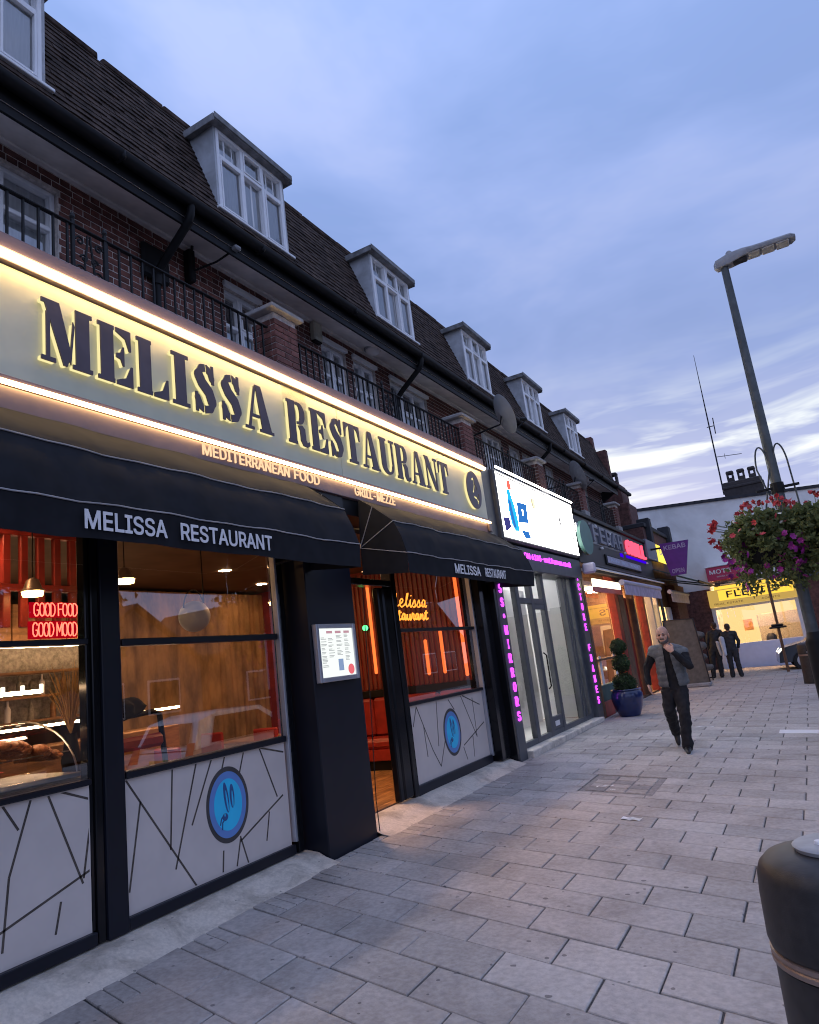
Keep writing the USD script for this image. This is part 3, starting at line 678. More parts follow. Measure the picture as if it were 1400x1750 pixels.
# railings between the piers
def scroll(m, c, s, flip=1):
    t = np.linspace(0, 2.6 * np.pi, 22); r = s * (1 - t / (3.0 * np.pi))
    m.tube(np.c_[np.full(22, -0.07), c[0] + flip * (r * np.cos(t) - s), c[1] + r * np.sin(t)], 0.009, 5)
RAILS = [(0.3, 5.40, 3.12, 'nearest balcony railing, behind the word starting the restaurant sign, black iron with a scroll panel'),
         (5.88, 10.08, 7.72, 'black iron balcony railing between the two brick piers above the restaurant name'),
         (10.56, 13.76, 12.0, 'black iron balcony railing above the bright white lightbox sign'),
         (14.22, 16.93, 15.5, 'black iron balcony railing above the far end of the lightbox, before the dark dish'),
         (17.39, 20.46, 19.0, 'farthest visible black iron balcony railing above the grey sign letters')]
for y0, y1, ys, lab in RAILS:
    t = thing('balcony_railing', (-0.07, (y0 + y1) / 2, 4.3), lab, 'railing', 'black iron balcony railings')
    obj(t, 'top_rail', B(-0.09, -0.05, y0, y1, 5.225, 5.24, b=0.004), 'iron'); obj(t, 'bottom_rail', B(-0.085, -0.055, y0, y1, 4.36, 4.372, b=0.003), 'iron')
    y = y0 + 0.06
    while y < y1:
        if not (ys + 0.02 < y < ys + 0.27): obj(t, 'baluster', B(-0.078, -0.062, y - 0.008, y + 0.008, 4.372, 5.225), 'iron')
        y += 0.118
    for yy_ in (ys, ys + 0.29):
        p = MB().box(-0.084, -0.056, yy_ - 0.014, yy_ + 0.014, 4.3, 5.28, b=0.003); p.tube([(-0.07, yy_, 5.28), (-0.07, yy_, 5.30), (-0.07, yy_, 5.325), (-0.07, yy_, 5.345)], [0.012, 0.022, 0.018, 0.004], 8)
        obj(t, 'panel_post', p, 'iron')
    s = MB(); yc = ys + 0.145
    for f in (-1, 1):
        tt = np.linspace(0, 1, 14)
        s.tube(np.c_[np.full(14, -0.07), yc + f * (0.012 + 0.035 * np.sin(np.pi * tt) ** 2 * (0.4 + tt)), 4.40 + 0.80 * tt], 0.010, 5)
        for zc, k in ((5.12, 0.035), (4.98, 0.03), (4.86, 0.045), (4.72, 0.05), (4.60, 0.03)):
            scroll(s, (yc + f * 0.125 if k > 0.03 else yc + f * 0.08, zc), k * 1.15, f)
    obj(t, 'scroll_panel', s, 'iron')

# fittings on the upper wall
t = thing('security_light_bracket', (-1.15, 5.4, 6.4), 'dark angled bracket arm with a small lamp, under the eaves beside the first downpipe', 'bracket')
m = MB(); m.box(-1.2, -1.08, 5.36, 5.46, 6.2, 6.62, b=0.02)
obj(t, 'back_plate', m, 'black_paint')
m = MB(); m.tube([(-1.1, 5.42, 6.62), (-1.05, 5.40, 6.78), (-1.06, 5.37, 6.86)], 0.018, 6); m.tube([(-1.1, 5.42, 6.34), (-0.85, 5.55, 6.42), (-0.62, 5.62, 6.52)], 0.012, 6); obj(t, 'arm', m, 'black_paint')
obj(t, 'lamp_head', B(-0.66, -0.56, 5.58, 5.68, 6.50, 6.56, b=0.02), 'lamp_grey')
t = thing('alarm_box', (-1.15, 7.86, 6.5), 'small cream alarm box high on the brick wall beside the second balcony window', 'alarm box')
obj(t, 'housing', B(-1.2, -1.10, 7.77, 7.97, 6.37, 6.66, b=0.02), 'alarm_cream'); obj(t, 'lower_cover', B(-1.19, -1.115, 7.785, 7.955, 6.335, 6.368, b=0.01), 'black_paint')
t = thing('bulkhead_lamp', (-0.95, 9.2, 6.6), 'round unlit bulkhead lamp under the soffit above the restaurant sign', 'lamp')
obj(t, 'glass_dome', MB().lathe([(0.0, -0.09), (0.07, -0.08), (0.12, -0.04), (0.13, 0.0)], (-0.95, 9.15, 6.62), 20), 'soffit_paint', smooth=True)
obj(t, 'rim', MB().lathe([(0.13, -0.01), (0.15, 0.0), (0.15, 0.03), (0.0, 0.03)], (-0.95, 9.15, 6.62), 20), 'lamp_grey', smooth=40)

def dish(c, aim, r, label, arm_to, mat='dish_grey'):
    t = thing('satellite_dish', c, label, 'satellite dish')
    aim = np.array(aim, float); aim /= np.linalg.norm(aim); a = np.cross(aim, [0, 0, 1]); a /= np.linalg.norm(a); b = np.cross(a, aim)
    n = 28; ang = np.arange(n) * 2 * np.pi / n; rings = [0.0, 0.3, 0.6, 0.85, 1.0, 1.03, 1.0, 0.6, 0.0]; offs = [-0.06, -0.055, -0.038, -0.016, 0, -0.004, -0.012, -0.05, -0.072]
    V = np.vstack([np.asarray(c) + k * r * (np.cos(ang)[:, None] * a + 1.12 * np.sin(ang)[:, None] * b) + o * 1.4 * aim for k, o in zip(rings, offs)])
    F = [[i * n + k, i * n + (k + 1) % n, (i + 1) * n + (k + 1) % n, (i + 1) * n + k] for i in range(len(rings) - 1) for k in range(n)]
    obj(t, 'reflector', MB().add(V, F), mat, smooth=50)
    c = np.asarray(c)
    lp = c + aim * r * 0.95 - b * r * 0.75
    obj(t, 'feed_arm', MB().tube([c - b * r * 1.05, lp], 0.012, 6), 'black_paint'); obj(t, 'receiver', MB().tube([lp, lp - aim * 0.03 + b * 0.02, lp - aim * 0.11 + b * 0.05], [0.03, 0.04, 0.03], 10), 'black_paint', smooth=40)
    obj(t, 'wall_arm', MB().tube([c - aim * 0.09, c - aim * 0.2 - b * 0.15, np.array(arm_to)], 0.017, 7), 'black_paint')
dish((-0.02, 12.35, 6.08), (0.72, 0.62, 0.35), 0.36, 'pale grey satellite dish above the lightbox, nearer of the two dishes', (-1.17, 12.2, 5.72))
dish((-0.02, 17.05, 5.68), (0.75, 0.6, 0.3), 0.35, 'dark grey satellite dish near the roof end, farther of the two dishes', (-1.17, 16.9, 5.5), 'lamp_grey')

# ------------------------------------------------------------------ restaurant fascia sign
sign = thing('restaurant_sign', (0.0, 5.2, 4.1), 'long pale green illuminated MELISSA RESTAURANT fascia sign with glowing letters', 'sign')
SY0, SY1 = 0.2, 10.56
obj(sign, 'board', B(-0.30, 0.02, SY0, 6.41, 3.735, 4.56, b=0.004), 'sign_board')
obj(sign, 'board', B(-0.30, 0.0205, 6.416, SY1, 3.735, 4.56, b=0.004), 'sign_board')
obj(sign, 'cap_trim', MB().box(-0.34, 0.085, SY0, SY1 + 0.01, 4.635, 4.765, b=0.012).box(-0.34, 0.06, SY0, SY1 + 0.01, 4.57, 4.634, b=0.004), 'mauve_trim')
obj(sign, 'led_strip', MB().tube([(0.088, SY0, 4.600), (0.088, SY1, 4.600)], 0.028, 10), 'led_warm')
obj(sign, 'lower_trim', MB().box(-0.3, 0.03, SY0, SY1, 3.50, 3.665, b=0.004).box(-0.3, 0.055, SY0, SY1, 3.70, 3.732, b=0.004), 'mauve_trim')
obj(sign, 'led_strip', MB().tube([(0.052, SY0, 3.683), (0.052, SY1, 3.683)], 0.018, 10), 'led_lower')
obj(sign, 'end_bracket', B(0.031, 0.075, SY1 - 0.10, SY1, 3.52, 3.66, b=0.01), 'bin_band')

def R(a, b, c, d): return sbox(a, b, c, d)
def PG(*p): return Polygon(p).buffer(0)
def EL(cx, cy, rx, ry): return affinity.scale(Point(cx, cy).buffer(1, 24), rx, ry, origin=(cx, cy))
STEM = unary_union([R(.06, 0, .34, 1), R(0, 0, .36, .07), R(0, .93, .36, 1)])
TOP = PG((.40, 1), (.74, 1), (.74, .64), (.70, .64), (.62, .84), (.40, .93))
MID = PG((.40, .54), (.50, .57), (.55, .68), (.58, .68), (.58, .34), (.55, .34), (.50, .45), (.40, .47))
BOT = PG((.40, 0), (.77, 0), (.77, .37), (.73, .37), (.62, .15), (.40, .07))
def S_():
    path = LineString([(.58, .74), (.54, .86), (.42, .92), (.27, .89), (.18, .76), (.24, .62), (.40, .52), (.54, .40), (.58, .25), (.50, .11), (.34, .07), (.21, .12), (.13, .27)])
    s = unary_union([path.buffer(.075), LineString([(.20, .73), (.28, .60), (.48, .44), (.55, .27)]).buffer(.125), R(.57, .62, .64, 1.0), R(.07, 0, .14, .38)])
    return s.difference(unary_union([LineString([(.42, .78), (.40, 1.05)]).buffer(.022), LineString([(.32, -.05), (.30, .22)]).buffer(.022)]))
GLYPH = {
 'M': (1.02, unary_union([R(.09, 0, .16, .80), R(0, 0, .27, .07), R(0, .93, .2, 1), PG((.04, 1), (.34, 1), (.57, .22), (.49, 0), (.42, 0)), PG((.53, .10), (.56, .05), (.64, .70), (.61, .78)), R(.66, 0, .94, 1), R(.60, 0, 1.0, .07), R(.66, .93, 1.0, 1)])),
 'E': (.78, unary_union([STEM, TOP, MID, BOT])),
 'L': (.78, unary_union([STEM, BOT])),
 'I': (.46, unary_union([R(.09, 0, .37, 1), R(0, 0, .46, .07), R(0, .93, .46, 1)])),
 'S': (.70, S_()),
 'A': (.98, unary_union([PG((.11, .05), (.18, .05), (.41, .9), (.36, .97)), PG((.40, 1), (.60, 1), (.91, .05), (.58, .05), (.44, .86)), R(.23, .28, .50, .345), R(0, 0, .29, .06), R(.50, 0, .99, .06)])),
 'R': (.92, unary_union([STEM, R(.40, .93, .50, 1), R(.40, .48, .48, .54), EL(.50, .74, .27, .26).difference(unary_union([R(.2, .4, .48, 1.1), EL(.47, .74, .085, .19)])), PG((.44, .45), (.62, .48), (.74, .40), (.75, .15), (.80, .09), (.90, .14), (.92, .05), (.80, -.01), (.62, .0), (.52, .12), (.52, .34))])),
 'T': (.84, unary_union([R(.28, 0, .56, 1), R(.18, 0, .66, .07), PG((.24, 1), (0, 1), (0, .62), (.04, .62), (.12, .86), (.24, .93)), PG((.60, 1), (.84, 1), (.84, .62), (.80, .62), (.72, .86), (.60, .93))])),
 'U': (.94, unary_union([R(.07, .26, .35, 1), R(0, .93, .42, 1), EL(.45, .27, .38, .27).intersection(R(0, -.1, 1, .275)).difference(EL(.53, .29, .19, .21)), R(.75, .27, .83, 1), R(.64, .93, .94, 1)])),
 'N': (.98, unary_union([R(.10, 0, .17, .84), R(0, 0, .28, .07), PG((0, 1), (.30, 1), (.76, .22), (.76, 0), (.68, 0)), R(.80, 0, .87, 1), R(.70, .93, .98, 1)])),
}
def sign_word(word, y0, y1, z0, h):
    tot = sum(GLYPH[c][0] for c in word) + 0.10 * (len(word) - 1); s = (y1 - y0) / tot; y = y0
    for c in word:
        w, g = GLYPH[c]
        g = affinity.scale(g, s, h, origin=(0, 0)).simplify(0.002)
        L = obj(sign, 'letter', MB().prism(g, 0.012, facade(y, 0.062, z0)), 'letter_face')
        obj(L, 'lit_edge', MB().prism(g.buffer(-0.003), 0.037, facade(y, 0.0245, z0)), 'led_halo')
        y += (w + 0.10) * s
sign_word('MELISSA', 2.76, 5.19, 3.925, 0.475)
sign_word('RESTAURANT', 5.43, 9.14, 3.925, 0.475)
# round mark at the end of the sign
yc, zc = 10.03, 4.15
disc = EL(0, 0, .27, .31); ins = unary_union([LineString([(-.04, .17), (.02, .19), (.03, .08), (-.02, -.02), (-.05, -.04)]).buffer(.018), LineString([(-.02, -.12), (.06, -.13), (.10, -.18)]).buffer(.02), LineString([(.08, .08), (.10, .02)]).buffer(.014), LineString([(.14, -.06), (.13, -.16), (.08, -.22)]).buffer(.014)])
L = obj(sign, 'round_mark', MB().prism(disc.difference(ins), 0.012, facade(yc, 0.066, zc)), 'letter_face')
obj(L, 'lit_edge', MB().prism(disc.buffer(-0.004), 0.040, facade(yc, 0.0255, zc)), 'led_halo')
for i, (txt, a, b, z) in enumerate((('MEDITERRANEAN', 4.25, 5.42, 3.545), ('FOOD', 5.50, 5.92, 3.545), ('GRILL-MEZZE', 6.60, 7.50, 3.545))):
    obj(sign, 'subtitle_lettering', text_to(txt, b - a, 0.105, facade(a, 0.034, z), 0.012), 'letter_lit')

# ------------------------------------------------------------------ Dutch awnings
PROF = [(0.04, 3.50), (0.22, 3.37), (0.47, 3.155), (0.55, 2.97), (0.60, 2.77), (0.592, 2.545)]
def awning(y0, y1, label, closed_left, texts):
    t = thing('awning', (0.3, (y0 + y1) / 2, 3.0), label, 'awning', None)
    n = 40; ys = np.linspace(y0, y1, n); m = MB(); k = len(PROF); V = []
    for i, y in enumerate(ys):
        for j, (x, z) in enumerate(PROF):
            w = 0.007 * math.sin(y * 5.1 + j) + 0.005 * math.sin(y * 13 + 2 * j) + 0.03 * (meshkit.fbm(np.array([[y * 2.3, j * 0.9, y0]]))[0] - .5) - (0.012 * math.sin((y - y0) * 6.28 / 1.33) ** 2 if j in (1, 3) else 0); V.append((x + (w if 0 < j < 5 else w * 0.6), y, z + 0.4 * w))
    F = [[i * k + j, i * k + j + 1, (i + 1) * k + j + 1, (i + 1) * k + j] for i in range(n - 1) for j in range(k - 2)]
    m.add(V, F); obj(t, 'canopy', m, 'awning_cloth', smooth=25)
    m = MB(); idx = [[i * k + 4, i * k + 5, (i + 1) * k + 5, (i + 1) * k + 4] for i in range(n - 1)]; m.add(V, idx); obj(t, 'valance', m, 'awning_cloth', smooth=40)
    for ye, piv in ((y0, True), (y1, True)):
        m = MB(); P = [(x, ye, z) for x, z in PROF[:5]]; pv = (0.0, ye, 2.93); m.add([pv] + P, [[0, i, i + 1, i + 1] for i in range(1, 5)])
        m.add([(0.0, ye, 2.93), PROF[4] and (PROF[4][0], ye, PROF[4][1]), (PROF[5][0], ye, PROF[5][1]), (0.0, ye, 2.62)], [[0, 1, 2, 3]])
        obj(t, 'side_panel', m, 'awning_cloth')
    pp_ = MB()
    for j in (2, 4):
        pp_.tube([(V[i * k + j][0] + 0.004, ys[i], V[i * k + j][2] + 0.002) for i in range(n)], 0.0055, 6)
    for ye in (y0, y1):
        for j in (1, 2, 4): pp_.tube([(0.0, ye - 0.003 * np.sign(y1 - ye - 0.01), 2.93), (PROF[j][0], ye - 0.003, PROF[j][1])], 0.005, 6)
    obj(t, 'piping', pp_, 'piping')
    for ye in (y0 + 0.3, y1 - 0.3): obj(t, 'strut', MB().tube([(0.57, ye, 2.76), (-0.2, ye, 2.70)], 0.014, 6), 'black_paint')
    for txt, a, b in texts: obj(t, 'lettering', text_to(txt, b - a, 0.125, facade(a, 0.612, 2.597), 0.003, bold=True), 'letter_white')
    return t
awning(0.3, 5.69, 'left black awning lettered MELISSA RESTAURANT over the big front windows', False, [('MELISSA', 2.67, 3.30), ('RESTAURANT', 3.42, 4.38)])
awning(6.64, 10.66, 'right black awning lettered MELISSA RESTAURANT over the doorway, hooped side showing', True, [('MELISSA', 7.78, 8.55), ('RESTAURANT', 8.71, 9.45)])

# ------------------------------------------------------------------ restaurant shopfront
front_ = thing('restaurant_shopfront', (-0.24, 5.2, 0.0), 'black framed restaurant shopfront with tall windows and frosted lower panels', 'shopfront')
GX = -0.24
def frame_bar(*a, name='frame_bar', mat='navy_metal', b=0.006): return obj(front_, name, B(*a, b=b), mat)
obj(front_, 'pillar', B(GX - 0.16, GX + 0.012, 3.40, 3.565, 0.015, 3.5, b=0.006), 'navy_metal')
pm = MB(); pm.box(GX - 0.10, GX - 0.01, 3.335, 3.397, 0.02, 3.5, b=0.006); pm.box(GX - 0.12, GX - 0.03, 3.30, 3.334, 0.1, 3.5, b=0.006)
obj(front_, 'window_post', pm, 'gloss_black')
PZ = (0.10, 1.01, 1.065, 1.965, 2.02, 3.3)
def bay(y0, y1, lines, badge, pz, panel_label=None):
    zb, zp, zs, zt0, zt1, ztop = pz
    obj(front_, 'bottom_rail', B(GX - 0.08, GX + 0.006, y0 - 0.02, y1 + 0.02, 0.018, zb, b=0.006), 'navy_metal')
    obj(front_, 'sill_rail', B(GX - 0.08, GX + 0.008, y0, y1, zp, zs, b=0.008), 'navy_metal')
    obj(front_, 'transom', B(GX - 0.08, GX + 0.004, y0, y1, zt0, zt1, b=0.006), 'navy_metal')
    pn = obj(front_, 'frosted_panel', B(GX - 0.045, GX - 0.03, y0, y1, zb + 0.001, zp - 0.001), 'frosted_film', label=panel_label)
    for a, b in lines:
        ls = LineString([a, b]).buffer(0.0075, cap_style=2).intersection(sbox(y0 + 0.01, zb + 0.01, y1 - 0.01, zp - 0.01))
        if not ls.is_empty: obj(pn, 'clear_line', MB().prism(ls, 0.0015, lambda v: np.c_[GX - 0.0298 + v[:, 2], v[:, 0], v[:, 1]]), 'film_line')
    if badge:
        cy, cz, rx, rz = badge; to = lambda dx: (lambda v: np.c_[GX - 0.0298 + dx + v[:, 2], cy + v[:, 0], cz + v[:, 1]])
        bd = obj(pn, 'badge', MB().prism(EL(0, 0, rx, rz), 0.002, to(0.0)), 'badge_edge')
        obj(pn, 'badge_ring', MB().prism(EL(0, 0, rx * .87, rz * .87), 0.002, to(0.0015)), 'badge_ring'); obj(pn, 'badge_face', MB().prism(EL(0, 0, rx * .66, rz * .68), 0.002, to(0.003)), 'badge_face')
        sc = lambda g: affinity.scale(g, rx / .25, rz / .28, origin=(0, 0))
        wing = lambda cx, h, tw: affinity.rotate(EL(cx, .045 + h * .1, .026, h).difference(EL(cx + .004, .03, .010, h * .72)), tw, origin=(cx + .01, -.06))
        g = unary_union([wing(-.005, .115, 8), wing(.052, .09, 2)]).difference(sbox(-.3, -.12, .3, -.062))
        g = unary_union([g, EL(-.045, -.085, .032, .028).difference(EL(-.047, -.07, .009, .012)), LineString([(-.06, -.07), (-.09, -.09), (-.105, -.13)]).buffer(.006), LineString([(-.05, -.10), (-.08, -.12), (-.085, -.165)]).buffer(.006)])
        obj(pn, 'bee_mark', MB().prism(sc(g), 0.002, to(0.0045)), 'badge_mark')
    for za, zb_ in ((zs, zt0), (zt1, ztop)):
        obj(front_, 'pane', MB().quad((GX - 0.04, y0, za), (GX - 0.04, y1, za), (GX - 0.04, y1, zb_), (GX - 0.04, y0, zb_)), 'window_glass')
l2 = [((3.60, 1.0), (4.22, .10)), ((3.72, .83), (3.60, .25)), ((4.03, 1.02), (3.98, .43)), ((4.28, 1.02), (4.02, .28)), ((4.83, 1.02), (4.70, .70)), ((4.60, 1.02), (4.46, .68)), ((5.02, 1.02), (5.22, .55)), ((5.30, .55), (4.72, .30)), ((4.52, .28), (4.50, .12)), ((4.72, .34), (4.80, .10)), ((5.10, .45), (5.04, .22)), ((4.72, .32), (4.66, .12)), ((4.98, 1.02), (5.35, .92)), ((4.2, .55), (4.45, 1.02))]
bay(3.585, 5.37, l2, (4.60, .62, .245, .30), PZ)
l1 = [((2.70, 1.02), (2.80, .86)), ((2.88, 1.02), (2.74, .60)), ((3.0, 1.02), (3.24, .42)), ((3.08, 1.03), (3.32, .93)), ((3.32, .88), (3.245, .45)), ((3.34, .50), (2.3, .20)), ((3.08, .36), (3.04, .18)), ((2.74, .60), (2.70, .2)), ((2.5, 1.0), (2.2, .4)), ((2.3, .9), (2.55, .45))]
bay(2.0, 3.30, l1, None, (0.10, 1.03, 1.07, 1.99, 2.03, 3.3))
bay(0.6, 1.96, [((.7, 1), (1.2, .1)), ((1.7, 1), (1.2, .4))], None, (0.10, 1.03, 1.07, 1.99, 2.03, 3.3))
frame_bar(GX - 0.12, GX + 0.01, 1.96, 2.0, 0.02, 3.5, name='window_post')
l3 = [((7.82, .82), (7.95, 1.05)), ((7.95, 1.05), (8.25, .48)), ((8.25, .48), (8.42, .25)), ((8.08, .80), (8.10, .42)), ((8.42, .25), (8.72, .70)), ((8.50, 1.06), (8.42, .5)), ((9.25, 1.06), (9.62, .45)), ((9.30, 1.06), (9.85, .88)), ((9.62, .45), (9.62, 1.0)), ((9.16, .40), (9.92, .62)), ((9.48, .48), (9.45, .20)), ((9.14, .38), (9.22, .2)), ((9.0, .9), (8.85, 1.05))]
bay(7.74, 9.98, l3, (8.86, .62, .26, .31), (0.14, 1.075, 1.12, 1.99, 2.035, 3.3))
tr = MB(); tr.box(GX - 0.05, GX + 0.02, 9.985, 10.03, 0.12, 3.0, b=0.004); obj(front_, 'silver_trim', tr, 'silver_frame')
tr = MB(); tr.box(GX - 0.05, GX + 0.014, 5.385, 5.415, 0.12, 3.0, b=0.004); obj(front_, 'silver_trim', tr, 'silver_frame')
# menu pier (between window and doorway), door frame, pillar by the mirror shop
pier = obj(front_, 'pier', B(-0.40, 0.0, 5.565, 6.385, -0.11, 3.5, b=0.008), 'navy_metal')
obj(front_, 'window_post', B(GX - 0.10, GX + 0.014, 5.42, 5.50, 0.02, 3.5, b=0.006), 'gloss_black')
obj(front_, 'door_frame', MB().box(GX - 0.14, GX + 0.01, 7.62, 7.735, 0.03, 3.5, b=0.01).box(GX - 0.14, GX + 0.006, 6.385, 7.62, 2.56, 2.64, b=0.006), 'gloss_black')
obj(front_, 'door_leaf', MB().box(-0.32, -0.23, 7.285, 7.375, 0.05, 2.54, b=0.014).box(-0.30, -0.23, 7.40, 7.60, 0.05, 2.54, b=0.02), 'gloss_black')
obj(front_, 'end_pillar', MB().box(-0.42, -0.002, 10.385, 10.47, -0.02, 3.5, b=0.006).box(-0.42, -0.10, 10.04, 10.38, 0.035, 3.5, b=0.006), 'gloss_black')
obj(front_, 'door_cable', MB().tube([(-0.10, 6.75, 2.5), (-0.06, 6.60, 1.2), (-0.02, 6.45, 0.25), (0.0, 6.43, -0.06)], 0.005, 5), 'iron')
obj(front_, 'fascia_soffit', B(-0.40, -0.02, 0.2, 10.5, 3.31, 3.499, b=0.004), 'black_paint')

t = thing('menu_case', (0.03, 5.94, 1.78), 'backlit silver menu case on the black pier beside the doorway', 'menu case')
m = MB(); m.box(0.0, 0.06, 5.60, 5.645, 1.50, 2.07, b=0.006); m.box(0.0, 0.06, 6.235, 6.28, 1.50, 2.07, b=0.006); m.box(0.0, 0.0595, 5.645, 6.235, 2.025, 2.07, b=0.006); m.box(0.0, 0.0595, 5.645, 6.235, 1.50, 1.545, b=0.006)
obj(t, 'case_frame', m, 'silver_frame')
sh = obj(t, 'lit_sheet', B(0.002, 0.040, 5.645, 6.235, 1.545, 2.025), 'menu_white')
def flat(y0, y1, z0, z1, dx, mat, name='printed_block', par=None): obj(par or sh, name, B(0.0402, 0.0402 + dx, y0, y1, z0, z1), mat)
for i, y in enumerate((5.78, 5.93, 6.08)): flat(y, y + 0.10, 1.975, 2.0, 0.001, 'menu_pink')
for c, (y, z1, z0) in enumerate(((5.68, 1.93, 1.62), (5.80, 1.92, 1.72), (5.94, 1.95, 1.74), (6.08, 1.96, 1.70))):
    m = MB(); z = z1
    while z > z0:
        w = rng.uniform(0.05, 0.10); m.box(0.0402, 0.0412, y, y + w, z, z + 0.006); z -= rng.choice((0.013, 0.013, 0.026))
    obj(sh, 'printed_lines', m, 'menu_grey')
flat(5.945, 6.03, 1.60, 1.715, 0.0012, 'menu_blue')
obj(sh, 'printed_block', MB().prism(EL(6.16, 1.605, .055, .052), 0.0012, lambda v: np.c_[0.0402 + v[:, 2], v[:, 0], v[:, 1]]), 'menu_red')

# ------------------------------------------------------------------ restaurant interior
room = thing('restaurant_interior', (-2.6, 5.2, 0), 'warm lit restaurant room with wood floor and amber walls behind the glass', 'room')
FZ = 0.045
for i in range(44):                                                    # floor boards seen through the doorway
    pass
obj(room, 'floor', B(-6.0, -0.32, -0.6, 10.3, -0.2, FZ - 0.006), 'dark_wall')
k = 0
for r in range(0, 20):
    for c in range(0, 8):
        x0 = -0.34 - r * 0.125 ; y0 = 6.2 + c * 0.52 + (0.26 if r % 2 else 0)
        if y0 + 0.51 > 10.1: continue
        obj(room, 'floor_board', MB().box(x0 - 0.12, x0, y0, y0 + 0.513, FZ - 0.01, FZ + rng.uniform(-0.001, 0.001), b=0.002), 'wood_floor'); k += 1
obj(room, 'ceiling', B(-6.0, -0.42, -0.6, 10.3, 3.25, 3.3), 'dark_wall')
obj(room, 'back_wall', B(-6.1, -6.0, -0.6, 10.3, 0, 3.3), 'dark_wall')
n = 120; ys = np.linspace(6.9, 10.25, n); xd = -4.6 + 0.014 * np.sin(ys * 22) + 0.010 * np.sin(ys * 47 + 1)
obj(room, 'amber_curtain', MB().add(np.vstack([np.c_[xd, ys, np.full(n, 0.06)], np.c_[xd, ys, np.full(n, 3.2)]]), [[i, i + 1, n + i + 1, n + i] for i in range(n - 1)]), 'amber_drape', smooth=True)
obj(room, 'party_wall', B(-6.1, -0.45, 10.22, 10.3, 0, 3.25), 'red_wood')
obj(room, 'near_wall', B(-6.0, -0.4, -0.7, -0.6, 0, 3.3), 'dark_wall')
for i in range(26):
    x0 = -2.75 + i * 0.09
    obj(room, 'wall_slat', B(x0, x0 + 0.05, 10.19, 10.219, 1.25, 3.2, b=0.005), 'wood_slat')
for xs_, z0, z1 in ((-2.22, 1.5, 3.0), (-2.30, 1.5, 1.52), (-1.22, 1.38, 1.95), (-0.93, 1.38, 2.10), (-0.55, 1.3, 3.1), (-0.44, 1.25, 3.1)):
    if z1 - z0 > 0.1: obj(room, 'light_strip', B(xs_ - 0.03, xs_ + 0.03, 10.15, 10.189, z0, z1, b=0.018), 'strip_soft')
obj(room, 'light_strip', B(-3.6, -3.54, 10.15, 10.189, 1.3, 3.1, b=0.018), 'strip_soft')
# banquette along the party wall
t = thing('banquette', (-1.6, 9.8, FZ), 'red leather banquette bench along the inner wall, seen through the doorway', 'bench')
for i in range(4):
    x0 = -2.9 + i * 0.62
    obj(t, 'seat_cushion', B(x0, x0 + 0.612, 9.55, 10.02, 0.36, 0.52, b=0.05), 'red_leather', smooth=30); obj(t, 'back_cushion', B(x0, x0 + 0.612, 10.02, 10.16, 0.50, 1.12, b=0.05), 'red_leather', smooth=30)
obj(t, 'base', B(-2.9, -0.43, 9.62, 10.15, FZ, 0.20), 'black_paint'); obj(t, 'front_board', B(-2.9, -0.43, 9.57, 9.62, 0.19, 0.36, b=0.01), 'red_leather'); obj(t, 'top_rail', B(-2.92, -0.43, 10.05, 10.18, 1.125, 1.24, b=0.01), 'black_paint')
# hanging pendant lamps
def pendant(x, y, z, r, label):
    t = thing('pendant_lamp', (x, y, z), label, 'lamp', 'lit pendant lamps in the restaurant')
    obj(t, 'shade', MB().lathe([(0.02, 0.16), (0.05, 0.14), (r * 0.75, 0.07), (r, 0.045), (r * 0.98, 0.04), (r * 0.7, 0.05), (0.02, 0.12)], (x, y, z), 24), 'bin_band', smooth=40)
    obj(t, 'bulb', MB().lathe([(0.0, 0.05), (r * 0.8, 0.05), (r * 0.86, 0.03), (r * 0.8, 0.0), (0.0, -0.012)], (x, y, z), 24), 'pendant_lit', smooth=40); obj(t, 'cord', MB().tube([(x, y, z + 0.15), (x, y, 3.25)], 0.006, 5), 'iron')
pendant(-1.5, 3.69, 2.54, 0.10, 'lit pendant lamp behind the leftmost window, above the red neon words')
pendant(-1.5, 4.64, 2.69, 0.11, 'lit pendant lamp at the upper left of the middle window')
pendant(-3.2, 8.9, 2.8, 0.12, 'lit pendant lamp deep inside the restaurant before the amber curtain')
for i, (x, y) in enumerate(((-1.4, 1.6), (-1.6, 3.2), (-3.4, 5.6), (-3.0, 7.6), (-2.0, 8.6), (-1.0, 7.0), (-3.8, 9.3), (-2.9, 2.2))):
    obj(room, 'ceiling_spot', MB().lathe([(0.0, -0.006), (0.085, -0.006), (0.09, 0.0)], (x, y, 3.249), 16), 'ceiling_lit')
obj(room, 'door_spotlight', MB().lathe([(0.0, -0.006), (0.10, -0.006), (0.105, 0.0)], (-0.62, 6.95, 3.249), 18), 'door_spot')
# glass globe lamp in the middle window
t = thing('globe_lamp', (-0.9, 5.0, 2.3), 'unlit smoky glass globe lamp hanging in the middle window', 'lamp')
gs = trimesh.creation.icosphere(3, 0.15); gs.apply_translation((-0.9, 4.95, 2.28)); obj(t, 'globe', gs, 'dish_grey', smooth=True)
a_ = np.linspace(0, np.pi, 15); obj(t, 'hoop', MB().tube(np.c_[np.full(15, -0.9), 4.95 + 0.13 * np.cos(a_), 2.36 + 0.18 * np.sin(a_)], 0.008, 6), 'iron'); obj(t, 'cord', MB().tube([(-0.9, 5.08, 2.40), (-0.9, 5.08, 3.24)], 0.007, 5), 'iron')

